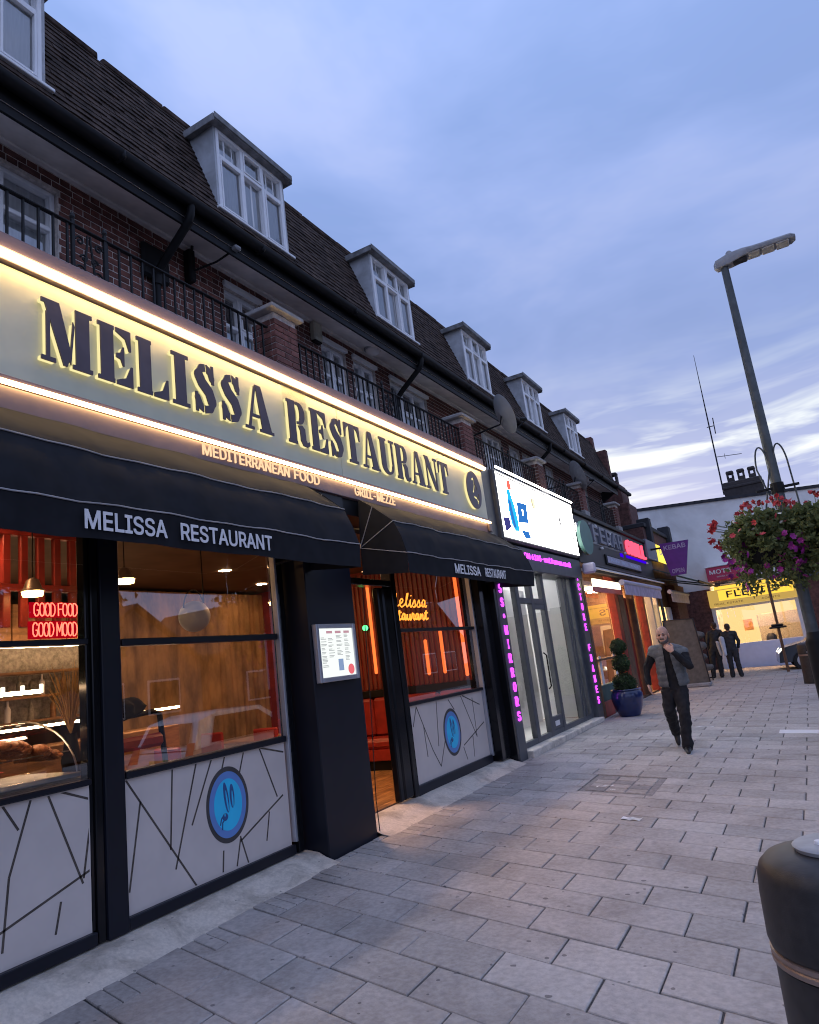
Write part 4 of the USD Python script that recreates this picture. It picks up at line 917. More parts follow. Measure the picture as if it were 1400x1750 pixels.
# neon words
STK = {'G': (.62, [[(.55, .80), (.42, .97), (.22, 1), (.06, .8), (.03, .5), (.06, .2), (.22, 0), (.42, .03), (.56, .2), (.56, .45), (.36, .45)]]),
 'O': (.62, [[(.31, 1), (.12, .9), (.03, .5), (.12, .1), (.31, 0), (.5, .1), (.59, .5), (.5, .9), (.31, 1)]]),
 'D': (.60, [[(.05, 0), (.05, 1), (.28, 1), (.48, .82), (.55, .5), (.48, .18), (.28, 0), (.05, 0)]]),
 'F': (.52, [[(.05, 0), (.05, 1), (.5, 1)], [(.05, .52), (.42, .52)]]), 'M': (.70, [[(.04, 0), (.06, 1), (.35, .3), (.64, 1), (.66, 0)]]), ' ': (.28, []),
 'm': (.95, [[(.0, .1), (.15, .95), (.2, .3), (.45, .95), (.48, .3), (.72, .98), (.70, .2), (.85, .05), (.95, .15)]]),
 'e': (.55, [[(.0, .15), (.3, .35), (.38, .5), (.25, .62), (.1, .45), (.1, .15), (.28, .02), (.52, .18)]]), 'l': (.40, [[(.0, .15), (.25, .7), (.3, .98), (.18, .95), (.12, .3), (.2, .03), (.40, .18)]]),
 'i': (.32, [[(.0, .15), (.14, .55), (.12, .1), (.2, .02), (.32, .18)], [(.17, .8), (.19, .84)]]), 's': (.45, [[(.0, .15), (.22, .58), (.32, .2), (.2, .02), (.08, .08)], [(.24, .05), (.45, .18)]]),
 'a': (.55, [[(.36, .5), (.2, .58), (.06, .35), (.1, .08), (.25, .08), (.38, .5), (.36, .1), (.45, .03), (.55, .18)]]), 't': (.42, [[(.0, .15), (.2, .9), (.15, .15), (.24, .02), (.42, .18)], [(.02, .62), (.36, .66)]]),
 'u': (.55, [[(.0, .15), (.08, .55), (.08, .12), (.2, .03), (.36, .2), (.4, .55), (.38, .12), (.46, .03), (.55, .18)]]), 'r': (.42, [[(.0, .15), (.12, .6), (.3, .5), (.25, .15), (.33, .03), (.42, .15)]]), 'n': (.58, [[(.0, .15), (.1, .55), (.08, .05), (.2, .45), (.35, .55), (.38, .1), (.46, .03), (.58, .18)]]), 'R': (.62, [[(.1, 0), (.15, 1), (.4, .98), (.5, .75), (.35, .52), (.15, .5), (.4, .1), (.62, .1)]])}
def neon(t, text, y0, y1, x, z0, h, mat, r=0.008, slant=0.0, name='neon_letter'):
    tot = sum(STK[c][0] for c in text); s = (y1 - y0) / tot; y = y0
    for c in text:
        w, st = STK[c]; m = MB()
        for p in st:
            q = np.array(p, float)
            if len(q) > 3:
                d = np.r_[0, np.cumsum(np.linalg.norm(np.diff(q, axis=0), axis=1))]; u = np.linspace(0, d[-1], len(q) * 3); q = np.c_[np.interp(u, d, q[:, 0]), np.interp(u, d, q[:, 1])]
            m.tube(np.c_[np.full(len(q), x), y + q[:, 0] * s + slant * q[:, 1] * h, z0 + q[:, 1] * h], r, 6)
        if m.v: obj(t, name, m, mat)
        y += w * s
t = thing('neon_sign', (-0.8, 3.5, 2.2), 'red neon sign reading GOOD FOOD GOOD MOOD inside the leftmost window', 'neon sign')
neon(t, 'GOOD FOOD', 3.25, 3.62, -0.8, 2.27, 0.10, 'neon_red', 0.0048); neon(t, 'GOOD MOOD', 3.24, 3.615, -0.8, 2.115, 0.105, 'neon_red', 0.0048)
obj(t, 'backing', MB().box(-0.835, -0.825, 3.23, 3.63, 2.26, 2.38, b=0.003).box(-0.835, -0.825, 3.22, 3.63, 2.10, 2.235, b=0.003), 'neon_back')
t = thing('neon_sign', (-0.36, 8.3, 2.3), 'orange script neon sign in the window right of the doorway', 'neon sign')
neon(t, 'melissa', 7.70, 8.74, -0.36, 2.32, 0.20, 'neon_amber', 0.009, 0.25); neon(t, 'Restaurant', 7.52, 8.74, -0.36, 2.15, 0.16, 'neon_amber', 0.011, 0.2)
# bar at the back
bar = thing('bar_counter', (-3.4, 5.6, FZ), 'bar with lit shelves of bottles at the back of the restaurant', 'bar')
obj(bar, 'counter', B(-3.6, -3.0, 4.3, 6.6, FZ, 1.2, b=0.01), 'wood_warm'); obj(bar, 'counter_light', B(-3.0, -2.98, 4.3, 6.6, 1.40, 1.43), 'bar_light')
for z in (1.45, 1.75, 2.05): obj(bar, 'shelf', B(-4.6, -4.35, 4.2, 6.8, z, z + 0.03), 'wood_warm')
obj(bar, 'mirror_back', B(-4.66, -4.63, 4.2, 6.8, 1.4, 2.4), 'garment')
for i in range(7): obj(bar, 'cupboard_door', B(-4.62, -4.5, 4.2 + i * 0.38, 4.565 + i * 0.38, 2.42, 2.95, b=0.008), 'wood_warm')
obj(bar, 'shelf_light', B(-4.34, -4.33, 4.2, 6.8, 2.37, 2.40), 'bar_light')
for i in range(16):
    yb = 4.35 + i * 0.15; zb = (1.48, 1.78)[i % 2]
    t = thing('bottle', (-4.46, yb, zb), 'bottle on the lit bar shelves behind the leftmost window', 'bottle', 'bottles on the bar shelves')
    obj(t, 'glass_body', MB().lathe([(0, 0), (0.035, 0), (0.037, 0.16), (0.014, 0.20), (0.014, 0.26), (0, 0.26)], (-4.46, yb, zb), 10), rng.choice(['garment', 'letter_white', 'glaze_blue', 'wood_warm']), smooth=40)
for i in range(5):
    y0 = 3.55 + i * 0.16
    obj(room, 'red_screen_post', B(-1.75, -1.70, y0, y0 + 0.07, 2.30, 3.2, b=0.006), 'red_leather')
obj(room, 'red_screen_rail', MB().box(-1.76, -1.69, 3.45, 4.4, 2.62, 2.68, b=0.004).box(-1.76, -1.69, 3.45, 4.4, 3.12, 3.2, b=0.004), 'red_leather')
for i in range(3):
    obj(room, 'screen_lamp', B(-1.69, -1.66, 3.52 + i * 0.17, 3.55 + i * 0.17, 1.72, 1.80, b=0.006), 'spot_cream')
t = thing('dried_grass', (-1.2, 3.8, 1.5), 'bunch of golden dried pampas grass standing behind the leftmost window', 'dried grass')
m = MB()
for i in range(70):
    a = rng.uniform(0, 6.28); s = rng.uniform(0.05, 0.2); b0 = np.array([-1.2, 3.82, 1.35]); tip = b0 + [s * math.cos(a), s * math.sin(a), rng.uniform(0.35, 0.6)]
    m.tube([b0, (b0 + tip) / 2 + [0, 0, 0.05], tip], [0.003, 0.006, 0.001], 4)
obj(t, 'plumes', m, 'grass_dry'); obj(t, 'vase', MB().lathe([(0, 0), (0.06, 0), (0.08, 0.15), (0.05, 0.3), (0.045, 0.36)], (-1.2, 3.82, 1.0), 16), 'black_paint', smooth=40)
# display counter with skewers just behind the glass
t = thing('display_counter', (-0.8, 2.9, FZ), 'curved glass display counter behind the leftmost window', 'display counter')
obj(t, 'cabinet', B(-1.3, -0.45, 1.9, 3.45, FZ, 1.07, b=0.01), 'black_paint'); obj(t, 'tray', B(-1.25, -0.5, 1.95, 3.42, 1.08, 1.11, b=0.006), 'steel')
a_ = np.linspace(0, np.pi / 2, 10); V = [(-1.25 + 0.72 * math.cos(a), y, 1.08 + 0.42 * math.sin(a)) for a in a_ for y in (1.95, 3.40)]
obj(t, 'curved_glass', MB().add(V, [[2 * i, 2 * i + 1, 2 * i + 3, 2 * i + 2] for i in range(9)]), 'window_glass', smooth=True)
obj(t, 'heat_lamp', B(-1.00, -0.94, 1.95, 3.40, 1.70, 1.73), 'bar_light')
obj(t, 'glass_rim', MB().tube([(v[0], 3.40, v[2]) for v in map(np.array, V[1::2])], 0.008, 6), 'steel'); obj(t, 'glass_rail', MB().tube([(-0.53, 1.95, 1.10), (-0.53, 3.40, 1.10)], 0.007, 6).tube([(-0.62, 1.95, 1.26), (-0.62, 3.40, 1.26)], 0.006, 6), 'steel')
for i in range(26):
    y0 = 2.0 + i * 0.052; dz = 0.05 + 0.17 * math.exp(-((i - 17) / 7.0) ** 2); sk = thing('meat_skewer', (-0.85, y0, 1.1), 'browned meat skewer lying on the display counter tray', 'skewer', 'skewers piled in the display counter')
    c = rng.uniform(-0.05, 0.05); obj(sk, 'meat', MB().tube([(-1.17 + 0.055 * q + 0.02 * rng.random(), y0 + c * q / 12 + 0.01 * rng.random(), 1.14 + dz + 0.012 * rng.random()) for q in range(12)], [0.008] + [0.032 + 0.010 * rng.random() for _ in range(10)] + [0.008], 6), 'meat', smooth=True)
# chair by the middle window
t = thing('dining_chair', (-0.75, 4.15, FZ), 'black framed chair with red seat back cushion behind the middle window', 'chair')
m = MB(); m.tube([(-0.72, 3.72, 1.42), (-0.72, 4.25, 1.45), (-0.72, 4.32, 1.42), (-0.72, 4.37, 0.95), (-0.72, 4.42, FZ)], 0.024, 6); m.tube([(-0.72, 3.72, 1.42), (-0.72, 3.66, FZ)], 0.024, 6); obj(t, 'frame', m, 'black_paint', smooth=40)
obj(t, 'back_pad', B(-0.76, -0.68, 3.75, 4.34, 1.16, 1.27, b=0.03), 'red_leather', smooth=30); obj(t, 'seat', B(-1.15, -0.70, 3.72, 4.36, 0.72, 0.80, b=0.03), 'red_leather', smooth=30)
def dining_set(x, y, lab, labc):
    t = thing('dining_table', (x, y, FZ), lab, 'table')
    obj(t, 'top', B(x - .38, x + .38, y - .38, y + .38, .74, .775, b=.012), 'wood_warm'); obj(t, 'leg', MB().tube([(x, y, FZ + .02), (x, y, .74)], .035, 8), 'iron'); obj(t, 'foot', B(x - .22, x + .22, y - .22, y + .22, FZ, FZ + .03, b=.01), 'iron')
    for s, l in zip((-1, 1), labc):
        c = thing('dining_chair', (x, y + s * .62, FZ), l, 'chair'); m = MB()
        for ex in (-.2, .2): m.tube([(x + ex, y + s * .46, FZ), (x + ex, y + s * .46, .46)], .016, 6); m.tube([(x + ex, y + s * .84, FZ), (x + ex, y + s * .86, .95)], .016, 6)
        obj(c, 'frame', m, 'black_paint', kind='stuff'); obj(c, 'seat', B(x - .22, x + .22, y + s * .64 - .2, y + s * .64 + .2, .44, .50, b=.02), 'red_leather', smooth=30); obj(c, 'backrest', B(x - .22, x + .22, y + s * .86 - .025, y + s * .86 + .025, .62, .97, b=.02), 'red_leather', smooth=30)
dining_set(-2.6, 6.9, 'wood topped dining table nearer the middle window', ('red chair on the near side of the nearer dining table', 'red chair on the far side of the nearer dining table'))
dining_set(-3.6, 8.6, 'wood topped dining table close to the amber curtain', ('red chair on the near side of the table by the curtain', 'red chair on the far side of the table by the curtain'))
t = thing('folded_jacket', (-0.72, 3.95, 1.48), 'dark jacket draped over the top of the chair behind the middle window', 'jacket')
js = trimesh.creation.icosphere(3, 1.0); v = np.array(js.vertices) * [0.09, 0.24, 0.09]; v += (meshkit.fbm(v * 9 + 3)[:, None] - 0.5) * 0.08; js.vertices = v + [-0.72, 3.93, 1.50]; obj(t, 'cloth', js, 'black_cloth', smooth=True)
t = thing('exit_lamp', (-2.3, 9.9, 2.3), 'small green light inside the doorway', 'lamp'); gs = trimesh.creation.icosphere(2, 0.05); gs.apply_translation((-2.3, 10.1, 2.28)); obj(t, 'lens', gs, 'exit_green')
obj(t, 'base', B(-2.34, -2.26, 10.15, 10.19, 2.24, 2.32, b=0.01), 'black_paint')
# ------------------------------------------------------------------ mirror and frame shop
shop = thing('frame_shop', (-0.1, 13.0, 0), 'dark grey framed shop front of the glass and mirror shop with a white lit interior', 'shop')
SX = -0.12
obj(shop, 'pillar', B(-0.45, 0.0, 10.48, 10.80, -0.10, 3.42, b=0.01), 'grey_frame'); obj(shop, 'pillar', B(-0.45, 0.0, 15.10, 15.52, -0.06, 3.42, b=0.01), 'grey_frame')
obj(shop, 'header', B(-0.40, 0.035, 10.56, 15.56, 2.98, 3.40, b=0.01), 'grey_frame')
for y0, y1 in ((10.80, 10.86), (11.62, 11.78), (12.36, 12.50), (13.06, 13.2), (14.40, 14.50), (14.62, 14.70), (14.96, 15.10)):
    obj(shop, 'mullion', B(SX - 0.08, SX + 0.02, y0, y1, 0.05, 2.98, b=0.006), 'grey_frame')
obj(shop, 'bottom_rail', B(SX - 0.08, SX + 0.015, 10.86, 15.10, 0.046, 0.13, b=0.006), 'grey_frame')
obj(shop, 'transom', B(SX - 0.07, SX + 0.016, 11.78, 13.06, 2.40, 2.50, b=0.006), 'grey_frame')
d = obj(shop, 'door', B(SX - 0.05, SX + 0.012, 12.50, 13.06, 0.135, 0.36, b=0.006), 'grey_frame'); obj(d, 'top_rail', B(SX - 0.05, SX + 0.012, 12.50, 13.06, 2.30, 2.395, b=0.006), 'grey_frame')
obj(d, 'handle', MB().tube([(SX + 0.02, 12.56, 0.85), (SX + 0.07, 12.56, 0.9), (SX + 0.07, 12.56, 1.45), (SX + 0.02, 12.56, 1.5)], 0.014, 8), 'black_paint', smooth=40); obj(d, 'letter_plate', B(SX + 0.0125, SX + 0.02, 12.62, 12.86, 0.19, 0.28, b=0.004), 'letter_white')
for y0, y1, z0, z1 in ((10.86, 11.62, .13, 2.98), (11.78, 12.36, .13, 2.40), (11.78, 12.36, 2.5, 2.98), (12.50, 13.06, .36, 2.3), (12.50, 13.06, 2.5, 2.98), (13.2, 14.4, .13, 2.98), (14.7, 14.96, .13, 2.98)):
    obj(shop, 'pane', MB().quad((SX - 0.03, y0, z0), (SX - 0.03, y1, z0), (SX - 0.03, y1, z1), (SX - 0.03, y0, z1)), 'window_glass')
m = MB(); m.box(-4.0, -3.95, 10.5, 15.5, 0.05, 3.2); m.box(-3.95, -0.45, 10.31, 10.36, 0.05, 3.2); m.box(-3.95, -0.46, 15.46, 15.50, 0.05, 3.2); m.box(-3.95, -0.46, 10.36, 15.46, 3.15, 3.2)
obj(shop, 'white_room', m, 'white_wall'); obj(shop, 'shop_floor', B(-3.95, -0.46, 10.36, 15.46, -0.05, 0.04), 'white_wall')
for y in (11.5, 13.0, 14.4): obj(shop, 'tube_light', B(-3.2, -0.9, y, y + 0.07, 3.10, 3.14), 'tube_white')
obj(shop, 'display_wall', B(-1.3, -1.26, 13.35, 15.2, 0.05, 2.9), 'white_wall'); obj(shop, 'wall_socket', B(-1.258, -1.25, 14.2, 14.35, 0.35, 0.47, b=0.004), 'letter_white')
t = thing('mirror_panel', (-0.5, 11.3, 0.9), 'tilted dark framed mirror leaning inside the frame shop window', 'mirror')
obj(t, 'frame', MB().box(-0.52, -0.48, 11.0, 11.62, 1.30, 1.34, b=0.006).box(-0.52, -0.48, 11.0, 11.07, 0.72, 1.30, b=0.006, R=[[1, 0, 0], [0, .8, .6], [0, -.6, .8]]), 'black_paint'); obj(t, 'glass', B(-0.51, -0.5, 11.08, 11.6, 0.95, 1.295), 'silver_frame')
lb = thing('lightbox_sign', (0.05, 13.2, 4.1), 'blazing white lightbox sign with blue picture at its left, over the frame shop', 'sign')
obj(lb, 'box', MB().box(-0.3, 0.085, 10.98, 15.46, 3.44, 4.70, b=0.03).box(-0.3, 0.0, 10.6, 10.97, 3.42, 4.72, b=0.01), 'grey_frame')
LBY, LBZ0, LBZ1 = (11.02, 15.42), 3.49, 4.65
obj(lb, 'lit_face', B(0.086, 0.10, LBY[0], LBY[1], LBZ0, LBZ1, b=0.006), 'lightbox_white'); obj(lb, 'top_light', MB().tube([(0.12, 11.0, 4.715), (0.12, 15.44, 4.715)], 0.022, 8), 'lightbox_white'); obj(lb, 'top_rail', B(0.10, 0.116, 11.0, 15.44, 4.60, 4.612), 'art_ink')
def art(poly, mat, dx=0.0): obj(lb, 'picture_shape', MB().prism(Polygon(poly).buffer(0), 0.002, lambda v: np.c_[0.1015 + dx + v[:, 2], v[:, 0], v[:, 1]]), mat)
art([(11.49, 4.55), (11.63, 4.57), (11.66, 4.41), (11.47, 4.39)], 'art_red'); art([(11.43, 4.37), (11.56, 4.39), (11.60, 4.27), (11.67, 4.16), (11.73, 3.98), (11.76, 3.83), (11.76, 3.66), (11.56, 3.64), (11.43, 3.76), (11.38, 4.0)], 'art_sky')
art([(11.42, 4.20), (11.52, 4.18), (11.62, 3.70), (11.52, 3.70), (11.44, 3.9)], 'art_blue', 0.001); art([(11.85, 4.21), (12.34, 4.23), (12.30, 3.87), (11.80, 3.82)], 'art_blue'); art([(11.87, 3.68), (12.24, 3.70), (12.33, 3.57), (12.02, 3.56)], 'art_blue')
art([(11.06, 3.83), (11.34, 3.85), (11.37, 3.69), (11.10, 3.58)], 'art_navy'); art([(12.63, 4.40), (12.87, 4.41), (12.86, 4.20), (12.66, 4.24)], 'art_yellow'); art([(12.67, 4.40), (12.71, 4.40), (12.76, 4.18), (12.72, 4.17)], 'art_ink', 0.001)
art([(12.05, 4.10), (12.12, 4.10), (12.10, 3.98), (12.05, 3.98)], 'lightbox_white', 0.001); art([(14.36, 4.41), (14.41, 4.42), (14.38, 4.18), (14.42, 4.04), (14.35, 4.03), (14.29, 4.15)], 'art_ink'); art([(15.17, 3.99), (15.24, 4.0), (15.16, 3.74), (15.10, 3.73)], 'art_ink'); art([(11.81, 4.39), (11.83, 4.40), (12.01, 4.23), (11.97, 4.22)], 'art_ink')
def column(txt, y, zt, step, h, w, path):
    for i, c in enumerate(txt):
        if c == ' ': continue
        z = zt - i * step
        if c == '*': obj(path, 'letter', MB().prism(EL(0, 0, .035, .035), 0.01, facade(y + w / 2, 0.002, z + h / 2)), 'neon_purple')
        else: obj(path, 'letter', text_to(c, w * (0.35 if c == 'I' else 1), h, facade(y + (w * 0.32 if c == 'I' else 0), 0.002, z), 0.012, bold=True), 'neon_purple')
p1 = thing('purple_lettering', (0.01, 10.65, 1.5), 'glowing purple vertical letters GLASS MIRRORS on the nearer pillar of the frame shop', 'sign lettering')
column('GLASS * MIRRORS'.replace(' * ', '*'), 10.60, 3.20, 0.2235, 0.15, 0.12, p1)
p2 = thing('purple_lettering', (0.01, 15.3, 1.5), 'glowing purple vertical letters PICTURE FRAMES on the farther pillar of the frame shop', 'sign lettering')
column('PICTURE FRAMES', 15.20, 3.16, 0.2195, 0.15, 0.12, p2)
p3 = thing('purple_lettering', (0.04, 13.4, 3.24), 'glowing purple line of small letters under the white lightbox', 'sign lettering')
obj(p3, 'lettering', text_to('-ON 6185-mul.frames.co.uk', 2.95, 0.115, facade(11.85, 0.038, 3.19), 0.010, bold=True), 'neon_purple')

# ------------------------------------------------------------------ neighbouring food shops beyond
row = thing('food_shop', (0, 20, 0), 'dim wood and red framed food shop front beyond the frame shop', 'shop')
obj(row, 'fascia', B(-0.3, 0.05, 15.58, 24.3, 3.36, 4.50, b=0.01), 'sign_black'); obj(row, 'fascia_cap', B(-0.35, 0.11, 15.56, 24.3, 4.505, 4.60, b=0.01), 'black_paint')
m = MB(); m.box(-3.4, -3.3, 15.56, 24.3, 0, 3.3); m.box(-3.3, -0.3, 24.2, 24.3, 0, 3.3); m.box(-3.3, -0.3, 15.56, 24.2, 3.25, 3.3); obj(row, 'room', m, 'brown_wood'); obj(row, 'room_floor', B(-3.3, -0.05, 15.56, 24.2, -0.2, 0.01), 'brown_wood')
for x, y in ((-1.5, 17.0), (-2.0, 19.4), (-1.6, 21.6), (-1.5, 23.3)): obj(row, 'ceiling_light', B(x - 0.5, x + 0.5, y, y + 0.25, 3.20, 3.24), 'ceiling_lit')
for i, (y0, y1, mt) in enumerate(((15.58, 15.72, 'brown_wood'), (18.45, 18.75, 'red_wood'), (18.9, 19.5, 'brown_wood'), (20.55, 20.7, 'brown_wood'), (21.9, 22.1, 'red_wood'), (23.2, 23.4, 'silver_frame'), (24.1, 24.3, 'silver_frame'))):
    obj(row, 'post', B(-0.20, 0.0 if i != 2 else -0.02, y0, y1, -0.06, 3.36, b=0.01), mt)
obj(row, 'stall_riser', B(-0.18, -0.04, 15.72, 18.45, -0.06, 0.62, b=0.008), 'green_cloth'); obj(row, 'red_plinth', B(-0.18, 0.0, 15.73, 16.5, -0.06, 0.28, b=0.008), 'red_leather')
obj(row, 'red_door', B(-0.24, -0.18, 19.55, 20.5, 0.0, 2.7, b=0.01), 'red_wood'); obj(row, 'sill', B(-0.2, -0.02, 15.72, 18.45, 1.15, 1.20, b=0.006), 'brown_wood')
for y0, y1 in ((15.72, 18.45), (20.7, 21.9), (22.1, 23.2)): obj(row, 'pane', MB().quad((-0.12, y0, 0.62), (-0.12, y1, 0.62), (-0.12, y1, 3.3), (-0.12, y0, 3.3)), 'window_glass')
for y0, y1, z0, z1 in ((16.2, 16.4, .42, 1.25), (17.55, 17.75, .42, 1.35)): obj(row, 'white_notice', B(-0.10, -0.094, y0, y1, z0, z1), 'letter_white')
for x, y, z, h in ((-1.6, 17.6, 1.35, 0.9), (-2.3, 18.9, 1.5, 0.8), (-0.8, 20.9, 1.2, 1.3), (-0.6, 22.6, 1.3, 1.4), (-1.9, 16.9, 1.3, 0.7)): obj(row, 'lit_panel', B(x, x + 0.03, y, y + 0.55, z, z + h, b=0.01), 'shop_warm')
obj(row, 'warm_window', B(-0.26, -0.24, 23.42, 24.08, 0.9, 2.6), 'shop_warm'); obj(row, 'red_display', B(-0.7, -0.66, 16.4, 16.9, 1.42, 1.50), 'sign_letter_red'); obj(row, 'counter_lamp', B(-0.7, -0.66, 16.4, 17.1, 1.30, 1.34), 'tube_white')
fs = thing('food_shop_sign', (0.1, 20.3, 4.15), 'grey and glowing red letters on the black sign past the green disc', 'sign')
for i, (c, a) in enumerate(zip('FERAH', (16.95, 17.6, 18.25, 18.9, 19.55))): obj(fs, 'grey_letter', text_to(c, 0.52, 0.42, facade(a, 0.055, 3.97), 0.06, bold=True), 'sign_grey')
obj(fs, 'letter_backing', B(0.0505, 0.06, 16.85, 20.2, 3.92, 4.44), 'car_dark')
for i, (c, a) in enumerate(zip('GRILL', (20.62, 21.2, 21.8, 22.2, 22.75))): obj(fs, 'red_letter', text_to(c, 0.50 if c != 'I' else 0.2, 0.42, facade(a, 0.055, 3.95), 0.06, bold=True), 'sign_letter_red')
obj(fs, 'blue_glow_strip', B(0.0505, 0.062, 20.5, 23.3, 3.82, 3.90), 'led_blue'); obj(fs, 'blue_glow_strip', B(0.0505, 0.062, 19.75, 20.1, 3.80, 3.90), 'led_blue')
for y, z in ((17.3, 4.36), (18.7, 4.30), (18.45, 4.0), (17.6, 3.82), (20.2, 3.90), (23.2, 3.80)): obj(fs, 'spot_lamp', B(0.06, 0.12, y, y + 0.10, z, z + 0.06, b=0.01), 'letter_white')
t = thing('small_sign_panel', (0.1, 20, 3.58), 'long pale blue panel sign below the grey letters', 'sign'); obj(t, 'panel', B(0.09, 0.11, 18.0, 22.0, 3.50, 3.68, b=0.005), 'cassette_lilac'); obj(t, 'case', B(0.05, 0.089, 17.9, 22.1, 3.46, 3.72, b=0.005), 'black_paint')
for w_, a, b in (('FERAH', 18.3, 19.2), ('GRILL', 19.5, 20.3), ('KEBAB', 20.6, 21.6)): obj(t, 'lettering', text_to(w_, b - a, 0.08, facade(a, 0.1105, 3.55), 0.003), 'panel_blue')
t = thing('disc_sign', (0.4, 15.7, 3.85), 'round green projecting disc sign beside the end of the white lightbox', 'sign')
mm = MB().prism(EL(0, 0, .50, .40), 0.08, facade(15.85, 0.14, 3.93))
obj(t, 'disc', mm, 'disc_green'); obj(t, 'bracket', B(0.0, 0.08, 15.61, 15.67, 3.7, 4.1, b=0.005), 'grey_frame'); obj(t, 'white_label', B(0.12, 0.16, 15.40, 15.56, 4.02, 4.24, b=0.01), 'letter_white')
# awning cassettes and rails
t = thing('awning_arm_rail', (0.3, 19, 3.2), 'long folded awning with pale edge along the food shop front', 'awning')
obj(t, 'cassette', B(0.05, 0.28, 15.7, 24.2, 3.12, 3.30, b=0.03), 'black_paint'); obj(t, 'front_rail', B(0.30, 0.34, 15.6, 24.2, 3.17, 3.21, b=0.008), 'letter_white'); obj(t, 'end_cap', B(0.06, 0.36, 15.55, 15.66, 3.08, 3.32, b=0.04), 'cassette_lilac')
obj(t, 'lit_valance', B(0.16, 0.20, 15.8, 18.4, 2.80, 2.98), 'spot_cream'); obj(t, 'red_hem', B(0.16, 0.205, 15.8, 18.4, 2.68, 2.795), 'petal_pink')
t = thing('awning_cassette', (0.5, 20, 2.85), 'lilac folded awning valance over the red door, nearer of two', 'awning'); obj(t, 'roller', MB().tube([(0.42, 17.6, 2.93), (0.42, 22.6, 2.93)], 0.07, 10), 'cassette_lilac', smooth=40); obj(t, 'valance', B(0.44, 0.46, 17.7, 22.5, 2.62, 2.88, b=0.004), 'sign_lilac')
t = thing('awning_cassette', (0.5, 27, 2.8), 'lilac folded awning valance near the brick corner, farther of two', 'awning'); obj(t, 'roller', MB().tube([(0.42, 24.3, 2.90), (0.42, 28.2, 2.90)], 0.07, 10), 'cassette_lilac', smooth=40); obj(t, 'valance', B(0.44, 0.46, 24.4, 28.1, 2.56, 2.86, b=0.004), 'sign_lilac')
t = thing('yellow_sign', (0.1, 26, 4.3), 'lit yellow panel sign next to the purple hanging sign', 'sign'); obj(t, 'panel', B(0.06, 0.16, 25.2, 27.2, 4.05, 4.62, b=0.01), 'sign_yellow'); obj(t, 'grey_side', B(0.05, 0.14, 23.5, 25.15, 4.0, 4.66, b=0.01), 'sign_grey'); obj(t, 'lettering', text_to('CAFE', 1.3, 0.2, facade(25.5, 0.162, 4.28), 0.004, True), 'art_ink')
# lower end building
low = thing('end_building', (-2, 27.2, 0), 'low dark building at the end of the terrace behind the purple sign', 'building')
obj(low, 'wall', B(-5, -0.05, 24.46, 29.6, 3.3, 5.20), 'brick_dark'); obj(low, 'parapet', B(-5, 0.02, 24.46, 29.62, 5.205, 5.36, b=0.02), 'dark_slate')
obj(low, 'parapet_pier', B(-0.3, 0.12, 24.9, 25.3, 4.6, 5.55, b=0.02), 'dark_slate'); obj(low, 'parapet_pier', B(-0.3, 0.12, 28.9, 29.4, 4.6, 5.7, b=0.02), 'dark_slate')
obj(low, 'shop_wall', B(-3, -0.2, 24.46, 29.6, -0.2, 3.3), 'brown_wood'); obj(low, 'brick_corner', B(-0.2, 0.12, 27.4, 29.6, -0.15, 3.3, b=0.01), 'brick_dark'); obj(low, 'lit_window', B(-0.19, -0.15, 24.8, 26.3, 0.9, 2.5), 'shop_warm'); obj(low, 'white_door_frame', B(-0.19, -0.1, 26.5, 27.2, 0, 2.5, b=0.01), 'panel_blue')
for x in (0.02,): obj(low, 'drain_pipe', MB().tube([(0.05, 24.6, 0), (0.05, 24.6, 3.2)], 0.05, 8), 'galvanised')
t = thing('brick_chimney', (-1.05, 26.2, 6.2), 'brown brick chimney with one square pot behind the end of the roof', 'chimney')
obj(t, 'stack', MB().box(-1.6, -0.74, 25.6, 26.8, 5.2, 7.05, b=0.02), 'brick_dark'); obj(t, 'cap', B(-1.64, -0.80, 25.58, 26.84, 7.055, 7.16, b=0.03), 'brick_dark'); obj(t, 'shoulder', B(-1.7, -0.55, 25.5, 26.9, 5.2, 6.35, b=0.04), 'brick_dark')
obj(t, 'pot', MB().box(-1.12, -0.86, 25.9, 26.16, 7.161, 7.30, b=0.01).box(-1.12, -1.05, 25.9, 26.16, 7.30, 7.50, b=0.008).box(-0.93, -0.86, 25.9, 26.16, 7.30, 7.50, b=0.008).box(-1.13, -0.85, 25.89, 26.17, 7.501, 7.62, b=0.03), 'chimney_pot')
t = thing('banner_sign', (0.85, 24.0, 3.9), 'purple tapered hanging sign reading KEBAB and OPEN', 'sign')
BY = 24.0
P = [(0.44, 4.46), (1.35, 4.44), (1.09, 3.37), (0.62, 3.37)]
obj(t, 'panel', MB().prism(Polygon(P), 0.10, front(0, BY + 0.10, 0)), 'sign_purple'); obj(t, 'top_letters', text_to('KEBAB', 0.68, 0.15, front(0.56, BY - 0.002, 4.22), 0.006, True), 'sign_lilac'); obj(t, 'bottom_letters', text_to('OPEN', 0.38, 0.14, front(0.68, BY - 0.002, 3.44), 0.006, True), 'sign_lilac'); obj(t, 'wall_bracket', B(0.0, 0.5, BY + 0.03, BY + 0.07, 4.30, 4.36, b=0.004), 'black_paint')
t = thing('green_awning', (0.9, 27, 3.1), 'dark green sloping awning with folding arms at the far end of the row', 'awning')
m = MB(); m.add([(0.0, 24.3, 3.75), (0.0, 29.4, 3.75), (1.35, 29.4, 3.12), (1.35, 24.3, 3.12), (0.0, 24.3, 3.72), (0.0, 29.4, 3.72), (1.35, 29.4, 3.09), (1.35, 24.3, 3.09)], [[0, 3, 2, 1], [4, 5, 6, 7], [0, 4, 7, 3], [3, 7, 6, 2], [1, 2, 6, 5]])
